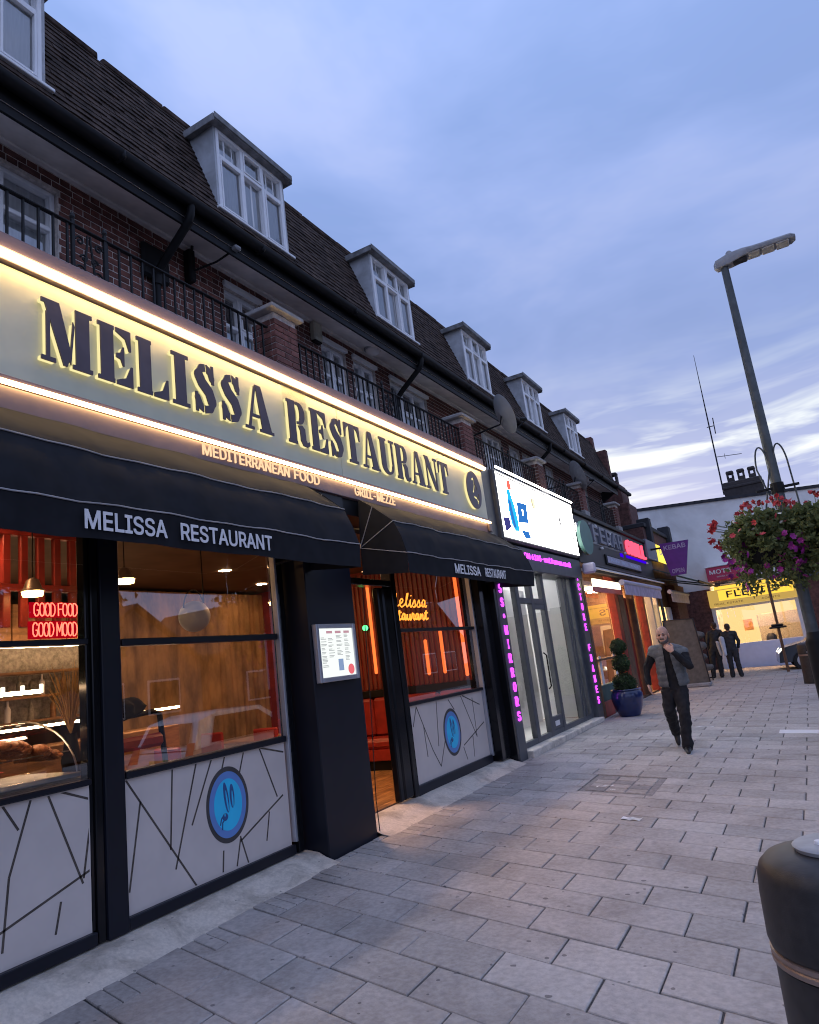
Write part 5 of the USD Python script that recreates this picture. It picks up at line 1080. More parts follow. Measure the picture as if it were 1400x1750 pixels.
obj(t, 'cloth', m, 'green_cloth'); obj(t, 'front_bar', MB().tube([(1.37, 24.3, 3.10), (1.37, 29.4, 3.10)], 0.035, 8), 'black_paint'); obj(t, 'folding_arm', MB().tube([(0.05, 24.6, 3.4), (1.33, 25.8, 3.08)], 0.025, 6).tube([(0.05, 27.0, 3.4), (1.33, 28.2, 3.08)], 0.025, 6), 'galvanised')

# ------------------------------------------------------------------ facing buildings at the end of the street
wb = thing('white_rendered_building', (2.5, 34, 0), 'pale grey rendered building with blank upper wall closing the street', 'building')
FY = 30.6
Pw = [(-3.2, -0.2), (9.0, -0.2), (9.0, 6.05), (-3.2, 6.98)]
obj(wb, 'wall', MB().prism(Polygon(Pw).difference(sbox(1.0, -0.3, 4.0, 3.35)), 7.0, front(0, FY + 7.0, 0)), 'render_white')
obj(wb, 'coping', MB().prism(Polygon([(-3.3, 6.96), (9.1, 6.01), (9.1, 6.13), (-3.3, 7.08)]), 0.5, front(0, FY + 0.45, 0)), 'dark_slate')
obj(wb, 'brick_base', B(-0.9, 0.96, FY - 0.06, FY - 0.002, -0.2, 3.1), 'brick_dark'); obj(wb, 'brick_base', B(4.06, 9.0, FY - 0.06, FY - 0.002, -0.2, 3.2), 'brick_dark')
ch = obj(wb, 'chimney', B(2.25, 3.72, FY + 0.4, FY + 1.2, 6.3, 7.30, b=0.03), 'chimney_pot')
obj(ch, 'band', B(2.2, 3.77, FY + 0.36, FY + 1.24, 7.0, 7.12, b=0.03), 'chimney_pot')
for x in (2.45, 2.86, 3.27):
    obj(ch, 'chimney_pot', MB().box(x, x + 0.27, FY + .65, FY + .95, 7.301, 7.50, b=0.02).box(x, x + 0.075, FY + .65, FY + .95, 7.50, 7.66, b=0.008).box(x + 0.195, x + 0.27, FY + .65, FY + .95, 7.50, 7.66, b=0.008).box(x - 0.01, x + 0.28, FY + .64, FY + .96, 7.661, 7.80, b=0.04), 'chimney_pot')
t = thing('aerial_mast', (2.2, FY + 0.9, 7.2), 'tall thin aerial mast beside the three pot chimney', 'aerial')
obj(t, 'mast', MB().tube([(2.20, FY + 0.9, 6.9), (2.22, FY + 0.9, 10.4), (2.24, FY + 0.9, 13.2)], [0.035, 0.03, 0.010], 6), 'dark_slate')
obj(t, 'cross_arm', MB().tube([(2.2, FY + 0.9, 8.55), (3.2, FY + 0.9, 8.45)], 0.014, 5).tube([(2.55, FY + 0.9, 8.40), (2.55, FY + 0.9, 8.62)], 0.01, 5).tube([(2.12, FY + 0.9, 9.9), (2.42, FY + 0.9, 9.9)], 0.02, 5), 'dark_slate'); obj(t, 'dipole', MB().tube([(2.40, FY + 0.9, 9.55), (2.42, FY + 0.9, 10.25)], 0.022, 5), 'dark_slate')
fl = thing('fleets_shop', (2.4, FY, 0), 'brightly lit yellow FLEETS shop front with white lower panel', 'shop')
obj(fl, 'fascia', B(0.86, 4.1, FY - 0.22, FY - 0.02, 2.34, 3.02, b=0.01), 'fleet_sign'); obj(fl, 'lamp_trough', B(1.15, 3.8, FY - 0.30, FY - 0.05, 3.02, 3.14, b=0.01), 'fleet_yellow'); obj(fl, 'name_panel', B(1.25, 3.9, FY - 0.225, FY - 0.2205, 2.58, 2.98), 'fleet_yellow')
obj(fl, 'lettering', text_to("FLEETS", 1.75, 0.26, front(1.55, FY - 0.2255, 2.66), 0.012, True), 'sign_black')
for w_, a, b in (('REAL', 1.05, 1.45), ('ESTATE', 1.52, 2.1), ('AGENTS', 2.75, 3.4)): obj(fl, 'small_lettering', text_to(w_, b - a, 0.075, front(a, FY - 0.2205, 2.42), 0.004), 'brown_wood')
obj(fl, 'frame', MB().box(0.88, 1.03, FY - 0.12, FY, -0.2, 2.335, b=0.01).box(3.85, 4.02, FY - 0.12, FY, -0.2, 2.335, b=0.01).box(1.03, 3.85, FY - 0.12, FY, 2.24, 2.334, b=0.01), 'letter_white')
obj(fl, 'lower_panel', B(1.03, 3.85, FY - 0.08, FY - 0.03, -0.12, 0.86, b=0.006), 'panel_blue'); obj(fl, 'plinth', B(1.0, 3.9, FY - 0.13, FY, -0.2, -0.121), 'stone_cap')
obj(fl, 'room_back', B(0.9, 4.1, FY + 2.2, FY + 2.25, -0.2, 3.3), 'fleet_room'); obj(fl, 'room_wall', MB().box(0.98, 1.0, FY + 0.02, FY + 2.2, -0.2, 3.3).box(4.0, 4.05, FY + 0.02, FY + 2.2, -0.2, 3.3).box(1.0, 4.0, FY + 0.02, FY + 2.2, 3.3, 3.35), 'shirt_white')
obj(fl, 'ceiling_light', B(1.6, 3.4, FY + 0.8, FY + 1.2, 3.2, 3.26), 'ceiling_lit'); obj(fl, 'picture', B(1.75, 2.1, FY + 2.1, FY + 2.19, 1.3, 1.75), 'wood_warm'); obj(fl, 'wall_unit', B(2.3, 3.95, FY + 2.1, FY + 2.18, 0.5, 1.9, b=0.02), 'garment')
obj(fl, 'pane', MB().quad((1.03, FY - 0.06, 0.86), (3.85, FY - 0.06, 0.86), (3.85, FY - 0.06, 2.24), (1.03, FY - 0.06, 2.24)), 'window_glass')
t = thing('seated_visitor_head', (2.75, FY + 0.6, 0.9), 'dark chair top showing above the white panel in the FLEETS window', 'chair'); cm = MB(); cm.lathe([(0.0, 0.22), (0.10, 0.20), (0.17, 0.10), (0.19, -0.05), (0.18, -0.5)], (2.75, FY + 0.6, 0.90), 16); obj(t, 'back', cm, 'black_paint', smooth=True)
rs = thing('red_sign', (2.0, FY - 0.5, 3.5), 'red sign with white letters MOTR above the yellow lit shop', 'sign')
obj(rs, 'panel', B(1.02, 2.75, FY - 0.55, FY - 0.02, 3.36, 3.90, b=0.02), 'sign_red'); obj(rs, 'top_edge', B(1.0, 2.77, FY - 0.57, FY - 0.02, 3.905, 3.95, b=0.01), 'letter_white')
obj(rs, 'lettering', text_to('MOTR', 0.80, 0.17, front(1.14, FY - 0.551, 3.62), 0.006, True), 'letter_white'); obj(rs, 'dot', MB().prism(EL(0, 0, .045, .045), 0.006, front(2.12, FY - 0.551, 3.68)), 'letter_white'); obj(rs, 'small_lettering', text_to('SERVICE CENTRE', 0.62, 0.05, front(1.38, FY - 0.551, 3.48), 0.004), 'letter_white')
obj(wb, 'dark_band', B(1.2, 5.4, FY - 0.2, FY - 0.01, 3.03, 3.30, b=0.01), 'car_dark'); obj(wb, 'pale_strip', B(1.4, 3.0, FY - 0.22, FY - 0.201, 3.17, 3.21), 'letter_white')

# ------------------------------------------------------------------ plants
def leaves(m, centres, size, n, spread, flat=0.0):
    """Adds bent leaf blades scattered about points in a volume."""
    c = np.asarray(centres)[nrg.integers(0, len(centres), n)] + nrg.normal(0, 1, (n, 3)) * np.asarray(spread)
    d = nrg.normal(0, 1, (n, 3)); d[:, 2] -= flat; d /= np.linalg.norm(d, axis=1, keepdims=True)
    a = np.cross(d, nrg.normal(0, 1, (n, 3))); a /= np.linalg.norm(a, axis=1, keepdims=True); nn = np.cross(d, a)
    s = size * nrg.uniform(0.6, 1.35, (n, 1)); w = s * 0.36
    V = np.stack([c, c + d * s * 0.5 + a * w + nn * s * 0.1, c + d * s - nn * s * 0.12, c + d * s * 0.5 - a * w + nn * s * 0.1], 1).reshape(-1, 3)
    i = np.arange(n)[:, None] * 4
    m.add(V, np.vstack([np.hstack([i, i + 1, i + 2]), np.hstack([i, i + 2, i + 3])]))
def blooms(m, pts, r):
    for p in pts:
        k = 6; base = np.asarray(p, float); ax = nrg.normal(0, 1, 3); ax /= np.linalg.norm(ax); u = np.cross(ax, [0.3, 0.5, 0.8]); u /= np.linalg.norm(u); w = np.cross(ax, u)
        for q in range(k):
            t0, t1 = q * 2 * np.pi / k, (q + 1) * 2 * np.pi / k; tm = (t0 + t1) / 2
            P0 = base; P1 = base + r * 0.8 * (np.cos(t0) * u + np.sin(t0) * w) + ax * r * 0.3; P2 = base + r * 1.15 * (np.cos(tm) * u + np.sin(tm) * w) + ax * r * 0.45; P3 = base + r * 0.8 * (np.cos(t1) * u + np.sin(t1) * w) + ax * r * 0.3
            m.add([P0, P1, P2, P3], [[0, 1, 2, 3]])

# blue pot and clipped three ball topiary
t = thing('plant_pot', (0.47, 15.75, gz(0.47, 15.75)), 'glossy dark blue glazed pot outside the food shop', 'plant pot'); pz = float(gz(0.47, 15.75)); pc = (0.49, 15.75, pz)
obj(t, 'pot', MB().lathe([(0, 0.0), (0.21, 0.0), (0.22, 0.02), (0.30, 0.20), (0.335, 0.36), (0.33, 0.46), (0.30, 0.52), (0.315, 0.535), (0.325, 0.55), (0.315, 0.562), (0.29, 0.555), (0.28, 0.50), (0, 0.49)], pc, 40), 'glaze_blue', smooth=35); obj(t, 'soil', MB().lathe([(0, 0.52), (0.275, 0.505)], pc, 24), 'soil')
t = thing('topiary_tree', (pc[0], pc[1], pz + 0.5), 'clipped topiary of three green balls growing from the blue pot', 'plant')
obj(t, 'trunk', MB().tube([(pc[0], pc[1], pz + 0.5), (pc[0] - .01, pc[1], pz + 1.0), (pc[0], pc[1], pz + 1.55)], 0.016, 7), 'bark')
for zc_, rr in ((0.66, 0.235), (1.10, 0.185), (1.45, 0.165)):
    m = MB(); n = int(2600 * (rr / 0.2) ** 2); d = nrg.normal(0, 1, (n, 3)); d /= np.linalg.norm(d, axis=1, keepdims=True)
    P0 = np.array([pc[0], pc[1], pz + zc_]) + d * rr * nrg.uniform(0.80, 1.02, (n, 1)) * (1 + 0.06 * np.sin(d[:, :1] * 7 + zc_ * 9)); leaves(m, P0, 0.035, n, 0.006)
    core = trimesh.creation.icosphere(2, rr * 0.8); core.apply_translation((pc[0], pc[1], pz + zc_)); m.tri(core)
    obj(t, 'clipped_ball', m, 'leaf_box')

# ------------------------------------------------------------------ lamp post with flower baskets
LX, LY = 4.235, 12.0; lz = float(gz(LX, LY))
lp = thing('lamp_post', (LX, LY, lz), 'tall grey street lamp post with a flat unlit head and twin hoops', 'street lamp')
obj(lp, 'base_column', MB().lathe([(0, 0), (0.13, 0), (0.13, 1.35), (0.10, 1.42), (0.085, 1.5), (0, 1.5)], (LX, LY, lz), 20), 'black_paint', smooth=40)
obj(lp, 'column', MB().tube([(LX, LY, lz + 1.4), (LX, LY, 3.6), (LX + 0.01, LY, 7.32)], [0.085, 0.078, 0.058], 18), 'galvanised', smooth=40)
m = MB(); hx0, hx1 = LX - 0.14, LX + 1.08
sec = [(hx0, .03, 7.33, 7.39), (hx0 + .04, .10, 7.30, 7.44), (hx0 + .25, .125, 7.31, 7.49), (hx0 + .45, .15, 7.35, 7.49), (hx0 + .6, .155, 7.37, 7.47), (hx1 - .06, .145, 7.37, 7.455), (hx1, .08, 7.385, 7.44)]
V = []
for x, w, z0, z1 in sec:
    zm = (z0 + z1) / 2
    V += [(x, LY - w, zm), (x, LY - w * .85, z0), (x, LY + w * .85, z0), (x, LY + w, zm), (x, LY + w * .7, z1), (x, LY - w * .7, z1)]
F = [[i * 6 + k, (i + 1) * 6 + k, (i + 1) * 6 + (k + 1) % 6, i * 6 + (k + 1) % 6] for i in range(6) for k in range(6)] + [[0, 1, 2, 3], [0, 3, 4, 5], [36, 39, 38, 37], [36, 41, 40, 39]]
head = obj(lp, 'lamp_head', m.add(V, F), 'lamp_grey', smooth=35)
obj(head, 'photocell', MB().lathe([(0.05, 0), (0.05, 0.05), (0.03, 0.075), (0, 0.08)], (LX + 0.12, LY, 7.485), 14), 'lamp_grey', smooth=40)
for i in range(3): obj(head, 'lens_panel', MB().box(LX + .38 + i * .21, LX + .56 + i * .21, LY - .115, LY + .115, 7.345, 7.369, b=0.006), 'lens_clear')
obj(head, 'lens_frame', MB().box(LX + .12, LX + .36, LY - .09, LY + .09, 7.318, 7.345, b=0.01), 'dark_slate')
for s in (-1, 1):
    a_ = np.linspace(0, np.pi, 14)
    obj(lp, 'hoop', MB().tube(np.vstack([[[LX + s * 0.06, LY - 0.11 * 0, 3.15]], np.c_[LX + s * (0.13 + 0.09 * np.cos(a_ if s < 0 else np.pi - a_)), np.full(14, LY - 0.05), 3.85 + 0.35 * np.sin(a_)], [[LX + s * 0.24, LY - 0.05, 3.15]]]), 0.0125, 8), 'galvanised', smooth=40)
obj(lp, 'bracket_band', MB().box(LX - 0.30, LX + 0.30, LY - 0.07, LY - 0.04, 3.50, 3.54, b=0.005).tube([(LX, LY, 3.44), (LX, LY, 3.60)], 0.10, 14), 'black_paint')
obj(lp, 'basket_arm', MB().tube([(LX - 0.55, LY, 2.62), (LX + 0.55, LY, 2.62)], 0.02, 8).tube([(LX, LY, 2.35), (LX - 0.5, LY, 2.6)], 0.014, 6).tube([(LX, LY, 2.35), (LX + 0.5, LY, 2.6)], 0.014, 6), 'black_paint')
for s, lab in ((-1, 'left of two flower baskets on the lamp post, trailing red and magenta blooms'), (1, 'right of two flower baskets on the lamp post, mostly cut by the picture edge')):
    bx = LX + s * 0.36 + 0.04; LY = 11.82; t = thing('flower_basket', (bx, LY, 2.6), lab, 'flower basket', 'flower baskets on the lamp post')
    obj(t, 'basket', MB().lathe([(0, -0.25), (0.16, -0.22), (0.28, -0.1), (0.33, 0.06), (0.31, 0.06), (0, 0.02)], (bx, LY, 2.58), 24), 'black_paint', smooth=40)
    m = MB(); cs = []
    for q in range(150):
        a, rr = nrg.uniform(0, 6.28), nrg.uniform(0, 1) ** 0.6; z = nrg.uniform(-0.1, 0.42)
        R_ = 0.52 * math.sqrt(max(0.05, 1 - (z / 0.55) ** 2)); cs.append((bx + R_ * rr * math.cos(a) - 0.04, LY + R_ * rr * math.sin(a), 2.68 + z))
    leaves(m, cs, 0.085, 5200, (0.055, 0.055, 0.045), 0.25)
    tr_ = []
    for q in range(46):
        a = nrg.uniform(0, 6.28); L = nrg.uniform(0.15, 0.62); r0 = nrg.uniform(0.15, 0.5)
        for k in range(7): tr_.append((bx + r0 * math.cos(a) * (1 + 0.05 * k), LY + r0 * math.sin(a), 2.62 - L * k / 6))
    leaves(m, tr_, 0.06, 2800, (0.035, 0.035, 0.035), 0.8)
    obj(t, 'foliage', m, 'leaf_green', kind='stuff')
    def pts(n, zlo, zhi, k=1.0): 
        o = []
        for _ in range(n):
            a = nrg.uniform(0, 6.28); z = nrg.uniform(zlo, zhi); R_ = 0.60 * k * math.sqrt(max(0.1, 1 - (z / 0.62) ** 2)); o.append((bx + R_ * math.cos(a), LY + R_ * math.sin(a), 2.68 + z))
        return o
    mb = MB(); blooms(mb, pts(7, 0.05, 0.5), 0.045)
    st_ = MB()
    for q in range(9):
        x0, y0 = bx + nrg.uniform(-0.55, 0.45), LY + nrg.uniform(-0.4, 0.3); top = nrg.uniform(0.50, 0.68); st_.tube([(x0, y0, 2.95), (x0 + nrg.uniform(-.06, .06), y0, 2.68 + top)], 0.004, 4); blooms(mb, [(x0 + nrg.uniform(-.06, .06) + nrg.normal(0, .025), y0, 2.68 + top + nrg.normal(0, .025)) for _ in range(5)], 0.036)
    for q in range(8): x0 = bx - 0.62 - 0.12 * nrg.random(); z0 = 2.75 + 0.35 * nrg.random(); st_.tube([(bx - .4, LY - .1, z0 - .1), (x0, LY - .2, z0)], 0.004, 4); blooms(mb, [(x0 + nrg.normal(0, .03), LY - .2, z0 + nrg.normal(0, .03)) for _ in range(4)], 0.038)
    obj(t, 'red_blooms', mb, 'petal_red', kind='stuff'); obj(t, 'stems', st_, 'leaf_green', kind='stuff')
    mb = MB(); blooms(mb, pts(7, -0.1, 0.35, 1.02), 0.04); obj(t, 'pink_blooms', mb, 'petal_pink', kind='stuff')
    mb = MB(); blooms(mb, [(bx + nrg.normal(-0.42, .12), LY + nrg.normal(-0.2, .18), 2.42 + nrg.normal(0, .17)) for _ in range(34)] + [(bx + nrg.normal(0.3, .2), LY + nrg.normal(-0.2, .2), 2.3 + nrg.normal(0, .12)) for _ in range(12)], 0.048); obj(t, 'magenta_blooms', mb, 'petal_magenta', kind='stuff')
    mb = MB(); blooms(mb, pts(14, -0.05, 0.4, 1.0), 0.028); obj(t, 'white_blooms', mb, 'petal_white', kind='stuff')

# ------------------------------------------------------------------ litter bins, post, small street things
def litter_bin(x, y, lab, s=1.0):
    z = float(gz(x, y)); t = thing('litter_bin', (x, y, z), lab, 'litter bin'); c = (x, y, z); H = 1.045 * s; ap = 0.20
    obj(t, 'body', MB().lathe([(0, 0.02), (0.275 * s, 0.02), (0.28 * s, 0.05), (0.268 * s, 0.25), (0.258 * s, 0.70 * s), (0.0, 0.70 * s)], c, 48), 'bin_plastic', smooth=40)
    obj(t, 'plinth', MB().lathe([(0, 0), (0.285 * s, 0), (0.285 * s, 0.03), (0, 0.03)], c, 40), 'black_paint')
    obj(t, 'band', MB().lathe([(0.255 * s, 0.705 * s), (0.266 * s, 0.708 * s), (0.266 * s, 0.722 * s), (0.262 * s, 0.727 * s), (0.266 * s, 0.732 * s), (0.266 * s, 0.745 * s), (0.25 * s, 0.75 * s)], c, 48), 'bin_band', smooth=30)
    # hood with posting slots facing the street ends
    n = 64; ang = np.arange(n) * 2 * np.pi / n; prof = [(0.262, 0.752), (0.268, 0.775), (0.267, 0.80), (0.264, 0.90), (0.258, 0.965), (0.248, 0.99), (0.225, 1.012), (0.17, 1.028), (0.10, 1.036), (0.0, 1.038)]
    prof = [(p * s, q * s) for p, q in prof]; V = np.vstack([np.c_[p * np.cos(ang), p * np.sin(ang), np.full(n, q)] for p, q in prof]) + c; F = []
    for i in range(len(prof) - 1):
        for k in range(n):
            am = (ang[k] + np.pi / n); face = abs((am - (1.5 * np.pi + 0.20) + np.pi) % (2 * np.pi) - np.pi) < 0.42 or abs((am - 0.5 * np.pi - 0.3 + np.pi) % (2 * np.pi) - np.pi) < 0.42
            if face and i == 2: continue
            F.append([i * n + k, i * n + (k + 1) % n, (i + 1) * n + (k + 1) % n, (i + 1) * n + k])
    obj(t, 'hood', MB().add(V, F), 'bin_plastic', smooth=32)
    obj(t, 'liner', MB().lathe([(0.235 * s, 0.74 * s), (0.235 * s, 0.95 * s)], c, 32), 'black_paint'); obj(t, 'slot_lip', MB().tube([(x + 0.262 * s * math.cos(a), y + 0.262 * s * math.sin(a), z + 0.80 * s) for a in np.linspace(1.5 * np.pi - 0.22, 1.5 * np.pi + 0.62, 10)], 0.010, 6), 'letter_white')
    obj(t, 'ash_plate', MB().lathe([(0.13 * s, 1.034 * s), (0.135 * s, 1.046 * s), (0.125 * s, 1.052 * s), (0.0, 1.056 * s)], c, 32), 'lamp_grey', smooth=35); obj(t, 'plate_screw', MB().lathe([(0.016, 1.054 * s), (0.014, 1.064 * s), (0, 1.066 * s)], (x - 0.05, y - 0.03, z), 10), 'letter_white')
    return t
litter_bin(4.185, 2.80, 'large black round litter bin with a brown band at the lower right corner')
litter_bin(4.02, 21.3, 'small distant black litter bin behind the lamp post', 1.0)
t = thing('sign_post', (3.22, 26.3, gz(3.22, 26.3)), 'thin dark post with a small cross tray in front of the yellow lit shop', 'post'); obj(t, 'pole', MB().tube([(3.25, 26.3, gz(3.22, 26.3)), (3.24, 26.3, 3.2)], 0.045, 8), 'brown_wood', smooth=40); obj(t, 'tray', MB().box(2.98, 3.5, 26.15, 26.45, 1.30, 1.36, b=0.02).box(3.05, 3.42, 26.2, 26.4, 1.36, 1.44, b=0.03), 'black_paint')
cx0, cx1, cy0, cy1 = COVER
cv = thing('inspection_cover', ((cx0 + cx1) / 2, (cy0 + cy1) / 2, gz(1.9, 8.9)), 'dark iron inspection cover let into the slabs in front of the walking man', 'inspection cover')
def gp(x, y, dz): return (x, y, float(gz(x, y)) + dz)
def gslab(m, x0, x1, y0, y1, dz=0.0): v, f = slab_mesh([gp(x0, y0 + SK * (x0 - 1.9), dz), gp(x1, y0 + SK * (x1 - 1.9), dz), gp(x1, y1 + SK * (x1 - 1.9), dz), gp(x0, y1 + SK * (x0 - 1.9), dz)]); m.add(v, f)
m = MB(); gslab(m, cx0, cx1, cy0, cy1, -0.008); obj(cv, 'frame', m, 'cover_iron')
for i in range(3):
    for j in range(4):
        a, b = cx0 + 0.08 + i * 0.25, cy0 + 0.07 + j * 0.205
        m = MB(); gslab(m, a, a + 0.235, b, b + 0.19, 0.001); obj(cv, 'tray_paver', m, 'cover_iron' if (i + j) % 3 == 0 else 'paving_stone')
for i, (x, y, L, W, a, lab) in enumerate(((1.72, 8.75, 0.20, 0.04, 0.4, 'white scrap of litter beside the inspection cover'), (2.35, 7.28, 0.20, 0.09, -0.2, 'white flat paper scrap on the slabs in the middle of the pavement'), (2.15, 13.6, 0.5, 0.05, -0.1, 'thin white strip lying on the slabs behind the walking man'), (1.86, 8.55, 0.06, 0.03, 0.2, 'tiny white scrap on the inspection cover'))):
    t = thing('paper_scrap', (x, y, gz(x, y)), lab, 'litter'); m = MB(); n = 6; V = []
    for q in range(n + 1):
        u = (q / n - 0.5) * L
        for w in (-W / 2, W / 2): px, py = x + u * math.cos(a) - w * math.sin(a), y + u * math.sin(a) + w * math.cos(a); V.append(gp(px, py, 0.007 + 0.006 * math.sin(q * 2.1 + w * 30)))
    obj(t, 'sheet', m.add(V, [[2 * q, 2 * q + 2, 2 * q + 3, 2 * q + 1] for q in range(n)]), 'paper')
m = MB(); gslab(m, 3.45, 4.7, 13.0, 13.35, 0.005); tp = obj(None, 'pale_patch', m, 'letter_white', kind='structure'); tag(tp, 'pale repaired patch of paving at the right edge', 'paving')
# tall grey board and stacked goods by the far shop
bx_, by_ = 0.95, 22.4; bz = float(gz(bx_, by_))
t = thing('board_sign', (bx_, by_, bz), 'tall grey standing board on the pavement behind the walking man', 'board'); obj(t, 'panel', MB().prism(Polygon([(0.30, 0.10), (1.34, 0.10), (1.22, 1.95), (0.36, 2.0)]), 0.05, front(0, by_ + 0.05, bz)), 'board_grey'); obj(t, 'foot', B(0.32, 1.36, by_ - 0.2, by_ + 0.25, bz, bz + 0.10, b=0.02), 'lamp_grey'); obj(t, 'frame', MB().tube([(0.30, by_ - 0.01, bz + 0.1), (0.36, by_ - 0.01, bz + 2.0), (1.22, by_ - 0.01, bz + 1.95), (1.34, by_ - 0.01, bz + 0.1)], 0.02, 6), 'dark_slate')
t = thing('garment_rack', (1.0, 24.6, gz(1.0, 24.6)), 'rail hung with grey and cream bundles beside the two standing men', 'rack'); rz = float(gz(1.0, 24.6)); obj(t, 'frame', MB().tube([(0.55, 24.6, rz), (0.55, 24.6, rz + 1.5), (0.85, 24.6, rz + 1.62), (1.15, 24.6, rz + 1.5), (1.15, 24.6, rz)], 0.02, 6).tube([(0.5, 24.4, rz + .1), (1.2, 24.4, rz + .1)], 0.02, 6), 'iron')
for i in range(9):
    s = trimesh.creation.icosphere(2, 1.0); v = np.array(s.vertices) * [0.17 + 0.05 * rng.random(), 0.16, 0.10 + 0.05 * rng.random()]; v += (meshkit.fbm(v * 12 + i)[:, None] - .5) * .08; s.vertices = v + [0.72 + 0.28 * (i % 2) + rng.uniform(-.05, .05), 24.5, rz + 0.25 + 0.17 * i]; obj(t, 'bundle', s, ('garment', 'board_grey', 'shirt_white', 'board_grey')[i % 4], smooth=True)

# ------------------------------------------------------------------ people
MF = manifold3d.Manifold
def ball(c, r): return MF.sphere(float(r), 20).translate([float(a) for a in c])
def bone(a, ra, b, rb): return MF.batch_hull([ball(a, ra), ball(b, rb)])
def ell(c, r):
    return MF.sphere(1.0, 28).scale([float(a) for a in r]).translate([float(a) for a in c])
def fuse(parts, ref=0.02, smooth_n=6):
    u = MF.batch_boolean(parts, manifold3d.OpType.Add).refine_to_length(ref); k = u.to_mesh(); tm = trimesh.Trimesh(k.vert_properties[:, :3], k.tri_verts, process=True)
    if smooth_n:
        v0 = np.array(tm.vertices); trimesh.smoothing.filter_taubin(tm, lamb=0.5, nu=0.53, iterations=smooth_n); dv = np.array(tm.vertices) - v0
        ln = np.linalg.norm(dv, axis=1, keepdims=True); lim = np.minimum(1.0, 0.02 / np.maximum(ln, 1e-9)); lim[ln[:, 0] > 0.06] = 0.0; tm.vertices = v0 + dv * lim
    return tm
def hand(w, d, up, curl, s=1.0, thumb=1):
    """Palm and five bent fingers from wrist w, pointing along d; up is the back of the hand."""
    d = np.array(d, float); d /= np.linalg.norm(d); up = np.array(up, float); up -= d * (d @ up); up /= np.linalg.norm(up); a = np.cross(d, up); w = np.asarray(w, float)
    P = [MF.batch_hull([ball(w, .024 * s), ball(w + d * .085 * s + a * .032 * s, .013 * s), ball(w + d * .088 * s - a * .032 * s, .013 * s), ball(w + d * .04 * s + a * .034 * s, .014 * s), ball(w + d * .04 * s - a * .03 * s, .014 * s)])]
    for i, L in enumerate((.068, .078, .072, .056)):
        p = w + d * .09 * s + a * (.030 - .0195 * i) * s; dd = d.copy(); r = .0098 * s
        for k in range(3):
            dd = dd * math.cos(curl) - up * math.sin(curl) * (1 if k else .6); dd /= np.linalg.norm(dd); q = p + dd * L * (.45, .32, .23)[k] * s; P.append(bone(p, r, q, r * .9)); p, r = q, r * .9
    p = w + d * .03 * s + a * .03 * s * thumb; q = p + (d * .6 + a * .75 * thumb - up * .15) * .045 * s; P += [bone(p, .014 * s, q, .0115 * s), bone(q, .0115 * s, q + (d * .95 + a * .1 * thumb - up * .25) * .035 * s, .0095 * s)]
    return P
def head_mesh(c, s, look_down=0.0, yaw=0.0):
    """Head facing -y: skull, jaw, nose, ears, brow, lips, eye sockets."""
    P = [ell(c + np.array([0, .012, .035]) * s, np.array([.075, .095, .095]) * s), MF.batch_hull([ell(c + np.array([0, -.03, -.03]) * s, np.array([.058, .055, .06]) * s), ball(c + np.array([0, -.062, -.092]) * s, .024 * s), ball(c + np.array([.035, -.02, -.075]) * s, .022 * s), ball(c + np.array([-.035, -.02, -.075]) * s, .022 * s)]),
         MF.batch_hull([ball(c + np.array([0, -.086, .012]) * s, .009 * s), ball(c + np.array([0, -.108, -.026]) * s, .012 * s), ball(c + np.array([.014, -.088, -.030]) * s, .009 * s), ball(c + np.array([-.014, -.088, -.030]) * s, .009 * s)]), bone(c + np.array([-.04, -.078, .026]) * s, .011 * s, c + np.array([.04, -.078, .026]) * s, .011 * s),
         bone(c + np.array([-.018, -.083, -.058]) * s, .009 * s, c + np.array([.018, -.083, -.058]) * s, .009 * s)]
    for e in (-1, 1): P.append(ell(c + np.array([e * .078, .012, -.005]) * s, np.array([.012, .022, .034]) * s)); P.append(ell(c + np.array([e * .045, -.055, -.02]) * s, np.array([.022, .022, .024]) * s))
    return P
